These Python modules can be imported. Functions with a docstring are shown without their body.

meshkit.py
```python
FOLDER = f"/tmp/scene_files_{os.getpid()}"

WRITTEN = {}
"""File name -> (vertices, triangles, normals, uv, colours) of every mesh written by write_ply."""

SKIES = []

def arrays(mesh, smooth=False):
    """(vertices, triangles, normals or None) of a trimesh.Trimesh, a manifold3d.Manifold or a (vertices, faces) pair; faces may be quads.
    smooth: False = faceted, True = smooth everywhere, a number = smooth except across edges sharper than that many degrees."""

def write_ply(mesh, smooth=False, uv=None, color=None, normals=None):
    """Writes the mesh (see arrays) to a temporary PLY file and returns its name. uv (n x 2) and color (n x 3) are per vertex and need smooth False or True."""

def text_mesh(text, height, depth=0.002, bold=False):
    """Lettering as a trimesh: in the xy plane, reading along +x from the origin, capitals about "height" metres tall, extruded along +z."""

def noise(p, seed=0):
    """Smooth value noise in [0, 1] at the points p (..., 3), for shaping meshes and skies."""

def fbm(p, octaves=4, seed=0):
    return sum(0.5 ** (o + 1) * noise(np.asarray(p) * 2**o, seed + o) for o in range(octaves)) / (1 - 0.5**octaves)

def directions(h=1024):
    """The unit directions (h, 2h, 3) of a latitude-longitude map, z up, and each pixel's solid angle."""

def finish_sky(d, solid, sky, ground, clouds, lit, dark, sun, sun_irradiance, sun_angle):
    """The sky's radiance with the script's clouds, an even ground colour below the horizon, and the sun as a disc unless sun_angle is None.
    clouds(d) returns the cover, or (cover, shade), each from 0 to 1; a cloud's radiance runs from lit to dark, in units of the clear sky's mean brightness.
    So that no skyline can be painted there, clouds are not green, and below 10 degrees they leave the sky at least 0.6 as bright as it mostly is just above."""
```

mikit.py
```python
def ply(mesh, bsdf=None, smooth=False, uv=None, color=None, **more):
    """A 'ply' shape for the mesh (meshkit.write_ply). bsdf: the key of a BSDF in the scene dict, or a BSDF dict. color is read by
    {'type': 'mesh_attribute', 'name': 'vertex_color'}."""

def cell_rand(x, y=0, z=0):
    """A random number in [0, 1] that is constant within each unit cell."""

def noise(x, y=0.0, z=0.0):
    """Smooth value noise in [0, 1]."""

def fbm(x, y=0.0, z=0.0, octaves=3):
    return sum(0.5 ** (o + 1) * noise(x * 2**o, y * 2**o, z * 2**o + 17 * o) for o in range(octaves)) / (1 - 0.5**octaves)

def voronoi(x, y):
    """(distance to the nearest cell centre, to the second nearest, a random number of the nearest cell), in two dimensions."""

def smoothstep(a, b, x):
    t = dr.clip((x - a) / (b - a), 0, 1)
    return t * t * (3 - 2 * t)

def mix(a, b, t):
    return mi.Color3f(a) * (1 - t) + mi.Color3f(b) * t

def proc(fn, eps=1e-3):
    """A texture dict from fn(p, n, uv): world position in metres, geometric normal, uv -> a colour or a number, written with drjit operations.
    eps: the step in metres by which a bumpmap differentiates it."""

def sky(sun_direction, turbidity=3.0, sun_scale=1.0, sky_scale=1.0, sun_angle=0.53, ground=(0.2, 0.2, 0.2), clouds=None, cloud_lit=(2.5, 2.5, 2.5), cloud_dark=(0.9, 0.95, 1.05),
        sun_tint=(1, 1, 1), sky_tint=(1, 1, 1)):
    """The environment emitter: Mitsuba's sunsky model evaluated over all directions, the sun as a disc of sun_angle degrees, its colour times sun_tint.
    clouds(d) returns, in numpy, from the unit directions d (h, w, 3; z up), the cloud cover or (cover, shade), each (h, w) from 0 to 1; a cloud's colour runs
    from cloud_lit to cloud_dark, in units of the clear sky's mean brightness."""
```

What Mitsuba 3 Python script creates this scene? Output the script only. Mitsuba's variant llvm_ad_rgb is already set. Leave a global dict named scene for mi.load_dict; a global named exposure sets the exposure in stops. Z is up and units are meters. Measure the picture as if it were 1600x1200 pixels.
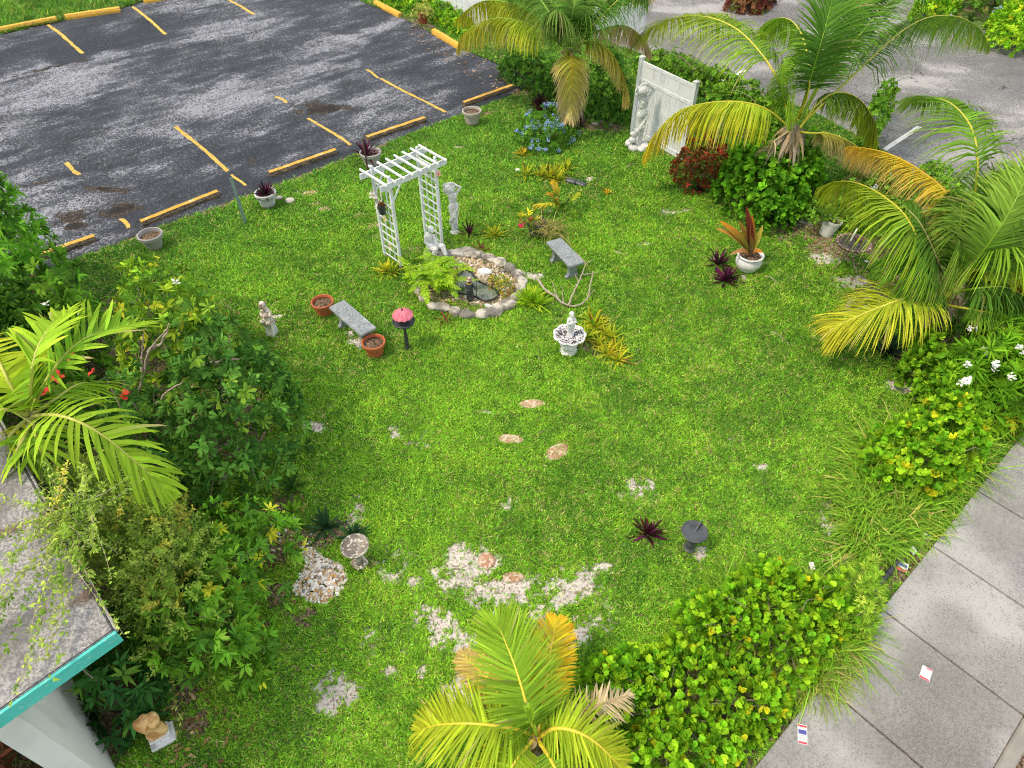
import math
import numpy as np
import shapely
import trimesh
import manifold3d as m3
import mitsuba as mi
import mikit
import meshkit
from mikit import proc, noise, fbm, voronoi, smoothstep, mix, ply, cell_rand
import drjit as dr
from shapely.geometry import Polygon, Point, LineString

# ------------------------------------------------------------------ camera, sky, exposure
T = mi.ScalarTransform4f
FOC, TH, HC = 1065.0, math.radians(45.4), 8.3        # focal length (px at 1600 wide), downward pitch, height of the drone in metres
scene, labels = {}, {}
scene['camera'] = {'type': 'perspective', 'fov': 2 * math.degrees(math.atan(800 / FOC)), 'fov_axis': 'x', 'near_clip': 0.1, 'far_clip': 600.0,
                   'to_world': T().look_at(origin=[0, 0, HC], target=[0, math.cos(TH), HC - math.sin(TH)], up=[0, 0, 1])}
scene['sky'] = mikit.sky((-0.50, -0.22, 0.85), turbidity=3, sun_scale=0.42, sun_angle=13, clouds=lambda d: 1.0,
                         cloud_lit=(2.3, 2.34, 2.42), cloud_dark=(0.9, 0.95, 1.05), sun_tint=(1, 0.98, 0.94))
exposure = 2.42

rng = np.random.default_rng(11)


def at(px, py, z=0.0):
    """Where in the place a surveyed point of the photograph lies, at height z (metres, z up)."""
    a, u = (px - 800) / FOC, -(py - 600) / FOC
    d = np.array([a, math.cos(TH) + u * math.sin(TH), -math.sin(TH) + u * math.cos(TH)])
    return np.array([0, 0, HC]) + d * ((HC - z) / -d[2])


LOTDIR = math.radians(42.0)                         # direction of the kerbs, stops and pavement
EA = np.array([math.cos(LOTDIR), math.sin(LOTDIR)])
EB = np.array([math.sin(LOTDIR), -math.cos(LOTDIR)])


# ------------------------------------------------------------------ bookkeeping
def free(key):
    if key not in used:
        used.add(key)
        return key
    i = 1
    while f'{key}_{i:03d}' in used:
        i += 1
    used.add(f'{key}_{i:03d}')
    return f'{key}_{i:03d}'


used = set()
LEAF = 1.5                                          # all leaf colours are given relative to this


def thing(name, label, cat, group=None, kind=None):
    key = free(name)
    labels[key] = {'label': label, 'category': cat}
    if group:
        labels[key]['group'] = group
    if kind:
        labels[key]['kind'] = kind
    return key


def structure(name, label, cat):
    key = free(name)
    labels[key] = {'label': label, 'category': cat, 'kind': 'structure'}
    return key


def part(parent, name, mesh, bsdf, to=None, smooth=False, color=None, label=None, kind=None):
    key = free(parent + '__' + name)
    d = mesh if isinstance(mesh, dict) else shape(mesh, bsdf, smooth, color)
    scene[key] = {**d, 'to_world': to} if to is not None else d
    if label or kind:
        labels[key] = {k: v for k, v in (('label', label), ('kind', kind)) if v}
    return key


def solo(key, mesh, bsdf, to=None, smooth=False, color=None):
    d = shape(mesh, bsdf, smooth, color)
    scene[key] = {**d, 'to_world': to} if to is not None else d


def shape(mesh, bsdf, smooth=False, color=None):
    if color is None and isinstance(mesh, tuple) and len(mesh) == 3:
        mesh, color = mesh[:2], mesh[2]
    if bsdf == 'foliage':
        color = (np.asarray(color) * LEAF).clip(0, .85)
    return ply(mesh, bsdf, smooth=smooth, color=color)


def place(x, y, z=0.0, deg=0.0, s=1.0):
    return T().translate([float(x), float(y), float(z)]).rotate([0, 0, 1], float(deg)).scale(float(s))


# ------------------------------------------------------------------ mesh helpers
def join(ms):
    return trimesh.util.concatenate([m for m in ms if m is not None])


def box(cx, cy, cz, sx, sy, sz, bevel=0.0, deg=0.0):
    if bevel:
        b = min(bevel, sx * .45, sy * .45, sz * .45)
        pts = [(x * (sx / 2 - (b if k != 0 else 0)), y * (sy / 2 - (b if k != 1 else 0)), z * (sz / 2 - (b if k != 2 else 0)))
               for x in (-1, 1) for y in (-1, 1) for z in (-1, 1) for k in range(3)]
        m = trimesh.convex.convex_hull(np.array(pts))
    else:
        m = trimesh.creation.box((sx, sy, sz))
    if deg:
        m.apply_transform(trimesh.transformations.rotation_matrix(math.radians(deg), [0, 0, 1]))
    m.apply_translation((cx, cy, cz))
    return m


def beam(p, q, w, h, up=(0, 0, 1)):
    """A squared bar from p to q, w wide and h high."""
    p, q = np.asarray(p, float), np.asarray(q, float)
    d = q - p
    L = np.linalg.norm(d)
    d /= L
    s = np.cross(d, up)
    s /= np.linalg.norm(s) + 1e-9
    n = np.cross(s, d)
    m = box(0, 0, 0, L, w, h, bevel=min(w, h) * .12)
    M = np.eye(4)
    M[:3, 0], M[:3, 1], M[:3, 2], M[:3, 3] = d, s, n, (p + q) / 2
    m.apply_transform(M)
    if np.linalg.det(M[:3, :3]) < 0:
        m.invert()
    return m


def tube(points, radii, sides=6, cap=True):
    p = np.asarray(points, float)
    t = np.gradient(p, axis=0)
    t /= np.linalg.norm(t, axis=1, keepdims=True) + 1e-12
    a = np.cross(t, np.where(np.abs(t[:, 2:]) < 0.9, [0, 0, 1.0], [1.0, 0, 0]))
    a /= np.linalg.norm(a, axis=1, keepdims=True) + 1e-12
    b, ang = np.cross(t, a), np.arange(sides) * 2 * np.pi / sides
    v = p[:, None] + np.broadcast_to(radii, (len(p),))[:, None, None] * (np.cos(ang)[None, :, None] * a[:, None] + np.sin(ang)[None, :, None] * b[:, None])
    i, j = np.meshgrid(np.arange(len(p) - 1), np.arange(sides), indexing='ij')
    q = np.stack([i * sides + j, i * sides + (j + 1) % sides, (i + 1) * sides + (j + 1) % sides, (i + 1) * sides + j], -1).reshape(-1, 4)
    v, f = v.reshape(-1, 3), np.vstack([q[:, [0, 1, 2]], q[:, [0, 2, 3]]])
    if cap:
        n = len(v)
        v = np.vstack([v, p[:1], p[-1:]])
        k = np.arange(sides)
        f = np.vstack([f, np.stack([k * 0 + n, (k + 1) % sides, k], 1), np.stack([k * 0 + n + 1, n - sides + k, n - sides + (k + 1) % sides], 1)])
    return trimesh.Trimesh(v, f, process=False)


def lathe(profile, n=28):
    return trimesh.creation.revolve(np.array(profile, float), sections=n)


def extrude(poly, h, z=0.0):
    m = trimesh.creation.extrude_polygon(poly, h, engine='earcut')
    m.apply_translation((0, 0, z))
    return m


def sheet(poly, z, cell=0.0):
    """A flat sheet of the polygon."""
    out = []
    for g in getattr(poly, 'geoms', [poly]):
        v, f = trimesh.creation.triangulate_polygon(g, engine='earcut')
        out.append(trimesh.Trimesh(np.column_stack([v, np.full(len(v), z)]), f, process=False))
    m = join(out)
    n = np.cross(m.vertices[m.faces[:, 1]] - m.vertices[m.faces[:, 0]], m.vertices[m.faces[:, 2]] - m.vertices[m.faces[:, 0]])
    m.faces[n[:, 2] < 0] = m.faces[n[:, 2] < 0][:, ::-1]
    return m


def rock(rx, ry, rz, seed, sub=2, rough=.25):
    m = trimesh.creation.icosphere(subdivisions=sub)
    v = m.vertices
    r = 1 + rough * (meshkit.fbm(v * 1.3 + 9.7 * seed, 3, seed) - .5) * 2
    v = v * r[:, None]
    v[:, 2] = np.where(v[:, 2] > .62, .62 + (v[:, 2] - .62) * .35, v[:, 2])
    m.vertices = v * [rx, ry, rz]
    return m


def body(bones, ref=.012, it=10):
    """One continuous figure: a hull of two spheres for each bone (p, rp, q, rq), united and smoothed."""
    ms = []
    for p, rp, q, rq in bones:
        ms.append(m3.Manifold.batch_hull([m3.Manifold.sphere(rp, 14).translate(list(map(float, p))), m3.Manifold.sphere(rq, 14).translate(list(map(float, q)))]))
    m = m3.Manifold.batch_boolean(ms, m3.OpType.Add).refine_to_length(ref)
    k = m.to_mesh()
    tm = trimesh.Trimesh(k.vert_properties[:, :3], k.tri_verts, process=True)
    trimesh.smoothing.filter_taubin(tm, iterations=it)
    return tm


def unit(v):
    v = np.asarray(v, float)
    return v / (np.linalg.norm(v, axis=-1, keepdims=True) + 1e-12)


SHAPES = {'oval': ((0, .3, .68, 1), (.08, .5, .42, 0)), 'round': ((0, .35, .75, 1), (.12, .42, .5, .16)), 'diamond': ((0, .5, 1), (0, .5, 0)), 'obov': ((0, .4, .78, 1), (.08, .36, .5, .14)),
          'strap': ((0, .3, .6, .85, 1), (.42, .5, .42, .24, 0)), 'grass': ((0, .4, .75, 1), (.4, .5, .34, 0)), 'lance': ((0, .25, .6, 1), (.12, .5, .4, 0))}


def leaves(pos, d, n, L, W, col, tip=None, form='oval', bend=.2, drop=0.0):
    """N leaves as strips: (vertices, triangles, colours). bend curls them back from their normal n, drop bends them towards the ground."""
    pos, d = np.atleast_2d(pos), unit(np.atleast_2d(d))
    N = max(len(pos), len(d))
    pos, d, n = (np.broadcast_to(x, (N, 3)) for x in (pos, d, n))
    s = unit(np.cross(d, n))
    n = np.cross(s, d)
    L, W, bend, drop = (np.broadcast_to(x, (N,)).astype(float) for x in (L, W, bend, drop))
    col = np.broadcast_to(col, (N, 3))
    tip = col if tip is None else np.broadcast_to(tip, (N, 3))
    ts, ws = SHAPES[form]
    V, C = [], []
    for t, w in zip(ts, ws):
        c = pos + d * (L * t)[:, None] - n * (bend * L * t * t)[:, None]
        c = c + np.array([0, 0, -1.0]) * (drop * L * t * t)[:, None]
        cc = col * (1 - t) + tip * t
        V += [c - s * (W * w)[:, None], c + s * (W * w)[:, None]]
        C += [cc, cc]
    K = len(ts)
    V, C = np.stack(V, 1), np.stack(C, 1)
    F = []
    for k in range(K - 1):
        a, b, c, e = 2 * k, 2 * k + 1, 2 * k + 3, 2 * k + 2
        if ws[k] > 0:
            F.append((a, b, c if ws[k + 1] > 0 else e))
        if ws[k + 1] > 0:
            F.append((a, c, e))
    F = np.array(F)
    F = (F[None] + (np.arange(N) * 2 * K)[:, None, None]).reshape(-1, 3)
    return V.reshape(-1, 3), F, C.reshape(-1, 3)


def merge(parts):
    parts = [p for p in parts if p is not None and len(p[0])]
    off, V, F, C = 0, [], [], []
    for v, f, c in parts:
        V.append(v)
        F.append(f + off)
        C.append(c)
        off += len(v)
    return np.vstack(V), np.vstack(F), np.vstack(C)


def rand_dirs(N, r=rng):
    return unit(r.normal(size=(N, 3)))


def pick(pal, N, r=rng, jit=.18):
    cols, w = np.array([c for c, _ in pal], float), np.array([x for _, x in pal], float)
    c = cols[r.choice(len(cols), N, p=w / w.sum())]
    return c * (1 + jit * r.normal(size=(N, 1))).clip(.5, 1.6)


def rosettes(pos, axis, n, L, W, pal, form='oval', spread=(35, 75), bend=.15, jit=.25, drop=.0, tip=None, r=rng):
    """A whorl of n leaves at each point."""
    N = len(pos)
    axis = unit(axis)
    a = unit(np.cross(axis, r.normal(size=(N, 3))))
    b = np.cross(axis, a)
    k = np.repeat(np.arange(N), n)
    ang = np.tile(np.arange(n) * 2.39996, N) + r.normal(0, .3, N * n)
    el = np.radians(r.uniform(*spread, N * n))
    rad = a[k] * np.cos(ang)[:, None] + b[k] * np.sin(ang)[:, None]
    d = axis[k] * np.cos(el)[:, None] + rad * np.sin(el)[:, None]
    nr = axis[k] * np.sin(el)[:, None] - rad * np.cos(el)[:, None] + .25 * r.normal(size=(N * n, 3))
    base = pick(pal, N, r, jit)
    c = base[k] * (1 + .13 * r.normal(size=(N * n, 1))).clip(.6, 1.5)
    s = r.uniform(.7, 1.15, N * n)
    tp = None if tip is None else c * .35 + np.array(tip) * .65
    return leaves(pos[k] + rad * .01 + axis[k] * r.uniform(-.03, .01, (N * n, 1)), d, nr, L * s, W * s, c, tip=tp, form=form, bend=bend, drop=drop)


def dome(poly, h, N, edge=.5, bot=.25, seed=0, lump=.55, freq=1.7):
    """N points and outward axes in the outer layer of a lumpy mound over the polygon."""
    r = np.random.default_rng(seed + 100)
    x0, y0, x1, y1 = poly.bounds
    P = np.column_stack([r.uniform(x0, x1, N * 5), r.uniform(y0, y1, N * 5)])
    P = P[shapely.contains_xy(poly, P[:, 0], P[:, 1])][:N]

    def top(P):
        ins = shapely.contains_xy(poly, P[:, 0], P[:, 1])
        d = shapely.distance(poly.boundary, shapely.points(P)) * np.where(ins, 1, 0)
        e = 1 - np.minimum(d / edge, 1)
        q = np.column_stack([P * freq, np.full(len(P), seed * 3.7)])
        return h * np.sqrt(np.maximum(1 - e * e, .02)) * (1 - lump / 2 + lump * (meshkit.fbm(q, 3, seed) * 1.5 - .25))

    z = top(P)
    gx, gy = (top(P + [.06, 0]) - top(P - [.06, 0])) / .12, (top(P + [0, .06]) - top(P - [0, .06])) / .12
    f = bot + (1 - bot) * r.uniform(0, 1, len(P)) ** .55
    ax = unit(np.column_stack([-gx, -gy, np.full(len(P), 1.0)]).clip(-2.5, 2.5))
    ax = unit(ax + (1 - f)[:, None] * unit(np.column_stack([-gx, -gy, gx * 0])) * .8 + .3 * r.normal(size=(len(P), 3)))
    return np.column_stack([P, z * f]), ax, f


def wpoly(pts, z=0.0):
    return Polygon([at(px, py, z)[:2] for px, py in pts]).buffer(0)


def wob(poly, amt=.12, seed=0):
    """The polygon with an uneven outline."""
    p = np.array(poly.segmentize(.15).exterior.coords)[:-1]
    q = np.column_stack([p * 2.3, np.full(len(p), seed * 1.7)])
    p = p + amt * 2 * np.column_stack([meshkit.fbm(q, 3, seed) - .5, meshkit.fbm(q + 31, 3, seed) - .5])
    return Polygon(p).buffer(0)


def twigs(pts, base, n, r0=.02, seed=0, sides=4):
    r = np.random.default_rng(seed + 5)
    ms = []
    for k in r.choice(len(pts), min(n, len(pts)), replace=False):
        q = pts[k]
        b = base[r.integers(len(base))] + [*r.normal(0, .06, 2), 0]
        t = np.linspace(0, 1, 6)[:, None]
        c = b * (1 - t) + q * t
        c[:, 2] += np.linalg.norm((q - b)[:2]) * .25 * np.sin(np.pi * t[:, 0])
        c[1:-1] += r.normal(0, .03, (4, 3))
        ms.append(tube(c, np.linspace(r0, r0 * .25, 6), sides))
    return join(ms)


def curve(pts, n=24):
    """A smooth curve through the points (Catmull-Rom), evenly spaced."""
    p = np.asarray(pts, float)
    if len(p) == 2:
        return p[0] + np.linspace(0, 1, n)[:, None] * (p[1] - p[0])
    q = np.vstack([2 * p[0] - p[1], p, 2 * p[-1] - p[-2]])
    out = []
    for i in range(len(p) - 1):
        a, b, c, d = q[i:i + 4]
        t = np.linspace(0, 1, 20, endpoint=False)[:, None]
        out.append(.5 * (2 * b + (c - a) * t + (2 * a - 5 * b + 4 * c - d) * t * t + (3 * b - a - 3 * c + d) * t ** 3))
    out = np.vstack(out + [p[-1:]])
    s = np.r_[0, np.cumsum(np.linalg.norm(np.diff(out, axis=0), axis=1))]
    u = np.linspace(0, s[-1], n)
    return np.column_stack([np.interp(u, s, out[:, k]) for k in range(3)])


# ------------------------------------------------------------------ materials
def two(d):
    return {'type': 'twosided', 'bsdf': d}


def pr(color, rough=.8, bump=None, scale=1.0, eps=2e-3, **k):
    d = {'type': 'principled', 'base_color': color if isinstance(color, dict) else {'type': 'rgb', 'value': list(color)},
         'roughness': rough if isinstance(rough, dict) else float(rough), **k}
    if bump is not None:
        d = {'type': 'bumpmap', 'arbitrary': proc(bump, eps), 'scale': scale, 'nested': d}
    return two(d)


VC = {'type': 'mesh_attribute', 'name': 'vertex_color'}
scene['foliage'] = {'type': 'principledthin', 'base_color': VC, 'roughness': .32, 'diff_trans': .7, 'spec_trans': 0.0, 'eta': 1.4}
scene['dull_colour'] = pr(VC, .85)
scene['satin_colour'] = pr(VC, .4)


def spots(p, L):
    """Sum of soft spots (x, y, rx, ry, degrees, strength)."""
    s = mi.Float(0)
    for x, y, rx, ry, dg, st in L:
        c, q = math.cos(math.radians(dg)), math.sin(math.radians(dg))
        dx, dy = p.x - x, p.y - y
        a, b = (dx * c + dy * q) / rx, (-dx * q + dy * c) / ry
        s = dr.maximum(s, st * dr.exp(-(a * a + b * b)))
    return s


def spots_np(P, L):
    s = np.zeros(len(P))
    for x, y, rx, ry, dg, st in L:
        c, q = math.cos(math.radians(dg)), math.sin(math.radians(dg))
        dx, dy = P[:, 0] - x, P[:, 1] - y
        s = np.maximum(s, st * np.exp(-((dx * c + dy * q) / rx) ** 2 - ((-dx * q + dy * c) / ry) ** 2))
    return s


def spot(px, py, rx, ry, dg=0, st=1.0):
    x, y, _ = at(px, py)
    return float(x), float(y), rx, ry, dg, st


SAND = [spot(735, 885, .6, .35, 20, .8), spot(790, 930, .8, .3, 5, .8), spot(900, 930, .5, .25, 20, .8), spot(685, 985, .5, .28, -35, .85), spot(655, 905, .3, .2, 0, .6), spot(530, 1085, .3, .3, 0, .75), spot(590, 1000, .35, .2, 0, .7), spot(1000, 757, .3, .22, 0, .8), spot(560, 810, .18, .5, 0, .66), spot(490, 668, .3, .15, 0, .75), spot(620, 678, .22, .26, 0, .66), spot(700, 905, .7, .45, 20, .62), spot(860, 920, .9, .4, 15, .66), spot(690, 985, .6, .35, -30, .68), spot(600, 1010, .5, .35, 0, .56), spot(620, 880, .4, .5, 0, .52), spot(1000, 770, .5, .4, 0, .5), spot(520, 1090, .4, .35, 0, .6), spot(640, 690, .7, .4, 0, .47), spot(930, 960, .4, .35, 0, .6), spot(500, 640, .3, .2, 0, .5), spot(1130, 690, .4, .2, 0, .5), spot(720, 1080, .4, .3, 0, .62), spot(1050, 330, .6, .25, 0, .5), spot(480, 300, .7, .3, 0, .55), spot(690, 970, .38, .2, -40), spot(720, 1000, .25, .2), spot(655, 965, .2, .12), spot(735, 880, .38, .26, 15, .9), spot(720, 862, .2, .2), spot(800, 930, .45, .2, 0, .95), spot(850, 950, .42, .2, 25),
        spot(890, 925, .3, .16, 30), spot(915, 905, .16, .12), spot(675, 895, .13, .13), spot(905, 985, .15, .25), spot(785, 925, .35, .22, 0, .9), spot(850, 910, .3, .2, 0, .8), spot(945, 885, .16, .12, 0, .85),
        spot(610, 1050, .12, .12), spot(580, 990, .22, .12, 20, .8), spot(660, 1050, .1, .1, 0, .9), spot(720, 1060, .12, .16), spot(560, 790, .1, .3, 0, .75), spot(1000, 755, .22, .16, 0, .85), spot(505, 672, .2, .1, 0, .8),
        spot(615, 675, .14, .2, 0, .7), spot(760, 645, .15, .1, 0, .95), spot(790, 785, .14, .2, 0, .8), spot(1005, 382, .3, .1, 5), spot(740, 420, .01, .01), spot(830, 430, .35, .22, 0, .75), spot(965, 395, .22, .16, 0, .7),
        spot(1185, 412, .28, .1, 10), spot(1165, 435, .2, .12, -40, .9), spot(1115, 405, .16, .12, 0, .9), spot(1320, 440, .5, .28, 0, .85), spot(1290, 405, .4, .25, 0, .8), spot(1405, 605, .32, .2, 0, 1.0), spot(1340, 480, .8, .3, 30, .7),
        spot(1310, 510, .4, .2, 0, .7), spot(925, 280, .25, .12), spot(720, 230, .3, .1, 0, .6), spot(690, 232, .2, .1, 0, .6), spot(1250, 345, .5, .3, 0, .8), spot(1090, 862, .18, .14, 0, .8), spot(530, 1090, .22, .22, 0, .7),
        spot(525, 1060, .16, .14, 0, .7), spot(390, 1160, .12, .12, 0, .7), spot(560, 535, .3, .2, -40, .75), spot(545, 520, .2, .12, -40, .8), spot(1310, 820, .3, .5, 0, .75), spot(1190, 730, .2, .12, 0, .6), spot(430, 495, .25, .12, 0, .55),
        spot(350, 745, .1, .1), spot(500, 320, .2, .12, 0, .5), spot(860, 330, .3, .2, 0, .5), spot(735, 310, .22, .14, 0, .6)]
DIRT = [spot(1315, 390, 1.2, .75, 0, .9), spot(1385, 455, .9, .8, 0, .88), spot(1258, 358, 1.0, .7, 0, .95), spot(1400, 380, .8, .9, 0, 1.0), spot(1150, 315, .5, .3, 0, .85), spot(500, 840, .5, .35, 0, .85), spot(420, 930, .35, .3, 0, .8), spot(470, 970, .3, .12, -30, .8), spot(440, 286, 7.5, .17, 42, .66), spot(200, 372, .9, .2, 42, .8), spot(1395, 540, .4, .5, 0, .7), spot(760, 180, .9, .22, 42, .8), spot(1030, 225, .7, .3, -30, .8), spot(260, 1080, .5, .5, 0, 1.0), spot(310, 1130, .35, .22, 0, .7), spot(180, 1090, .7, .6), spot(480, 960, .2, .12, -20), spot(430, 860, .35, .4), spot(440, 800, .3, .3), spot(330, 960, .9, .6), spot(575, 880, .16, .12),
        spot(520, 830, .4, .25), spot(150, 800, 2.0, 2.0), spot(300, 650, 1.5, 1.5), spot(300, 530, 1.0, 1.0, 0, .8), spot(100, 600, 2.4, 2.4), spot(500, 930, .3, .1), spot(1240, 315, .8, .5), spot(1110, 275, .5, .3, 0, .9), spot(920, 195, 1.1, .5, -20),
        spot(1050, 240, .9, .3, -30, .8), spot(960, 200, .5, .4), spot(1340, 385, .7, .45), spot(1430, 560, .5, .4), spot(1350, 930, .8, .3, 45), spot(1430, 880, .8, .3, 45), spot(830, 110, 1.0, .8, -45), spot(660, 40, 1.2, .4, -50),
        spot(820, 145, .6, .25, 40, .9), spot(130, 385, .7, .3, 42), spot(1300, 820, .2, .4, 0, .6), spot(1590, 640, 1.0, .5, 45), spot(20, 1200, 1.5, 1.0), spot(920, 545, .35, .3, 0, .8), spot(965, 555, .3, .22, 0, .8), spot(640, 385, .01, .01),
        spot(1000, 60, 1.6, 1.2), spot(1200, 220, 1.0, 2.0, 40, .8), spot(1420, 330, .7, 1.2, 30), spot(1500, 470, .8, 1.2), spot(1150, 1060, 1.6, .9, 40, .9), spot(1450, 720, 1.2, .6, 50, .8), spot(1540, 560, 1.0, .9)]


def bare_of(x, y, s, d):
    """How bare the lawn is: sand and dirt patches broken up by noise."""
    a, b = noise(x * 9, y * 9), noise(x * 2.7 + 5, y * 2.7 + 9)
    c = noise(x * 26 + 7, y * 26)
    j = (a - .5) * .55 + (b - .5) * .5 + (c - .5) * .5
    return smoothstep(.26, .72, s + j * s * 1.7), smoothstep(.4, .66, d + j * .8)


def np_noise(x, y):
    return meshkit.noise(np.column_stack([x, y, np.zeros(len(x))]) + [1e6, 1e6, 1e6])


def np_step(a, b, x):
    t = ((x - a) / (b - a)).clip(0, 1)
    return t * t * (3 - 2 * t)


def np_bare(P):
    x, y = P[:, 0], P[:, 1]
    s, d = spots_np(P, SAND), spots_np(P, DIRT)
    j = (np_noise(x * 9, y * 9) - .5) * .55 + (np_noise(x * 2.7 + 5, y * 2.7 + 9) - .5) * .5 + (np_noise(x * 26 + 7, y * 26) - .5) * .5
    return np_step(.26, .72, s + j * s * 1.7), np_step(.4, .66, d + j * .8)


def soil_col(p, n, uv):
    s, d = bare_of(p.x, p.y, spots(p, SAND), spots(p, DIRT))
    f = noise(p.x * 60, p.y * 60)
    g = fbm(p.x * 7, p.y * 7, 3.0)
    base = mix((.05, .10, .02), (.17, .20, .08), smoothstep(.35, .75, g * .6 + f * .4))
    dirt = mix((.095, .064, .04), (.30, .225, .15), smoothstep(.3, .8, f * .6 + g * .4))
    dirt = mix(dirt, (.02, .014, .01), smoothstep(.62, .8, noise(p.x * 33, p.y * 33 + 4)) * .7)
    sand = mix((.34, .315, .285), (.54, .515, .48), smoothstep(.2, .7, f * .5 + g * .5))
    sand = mix(sand, (.16, .12, .09), smoothstep(.66, .82, noise(p.x * 40 + 3, p.y * 40)) * .8)
    return mix(mix(base, dirt, d), sand, s)


scene['soil'] = pr(proc(soil_col), .95, bump=lambda p, n, uv: fbm(p.x * 25, p.y * 25, 0.0) * .02, scale=1.0)


def far_col(p, n, uv):
    g = fbm(p.x * 2.2, p.y * 2.2, 1.0)
    f = noise(p.x * 25, p.y * 25)
    return mix(mix((.05, .10, .014), (.10, .17, .03), f), (.16, .13, .07), smoothstep(.5, .68, g))


scene['rough_ground'] = pr(proc(far_col), .95)
LOTO = at(480, 262)                                     # a point on the kerb side of the lot
HOLES = [spot(505, 170, .85, .42, 10), spot(480, 165, .6, .5, 0, .7), spot(190, 327, .5, .3, 20), spot(118, 352, .32, .2, 0), spot(165, 296, .6, .2, -10, .85), spot(75, 283, .7, .12, 20, .7), spot(395, 250, .2, .2, 0, .6), spot(80, 105, 1.3, .16, 42, .8),
         spot(330, 70, 1.0, .25, 42, .5), spot(110, 340, .6, .5, 0, .6)]


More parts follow.
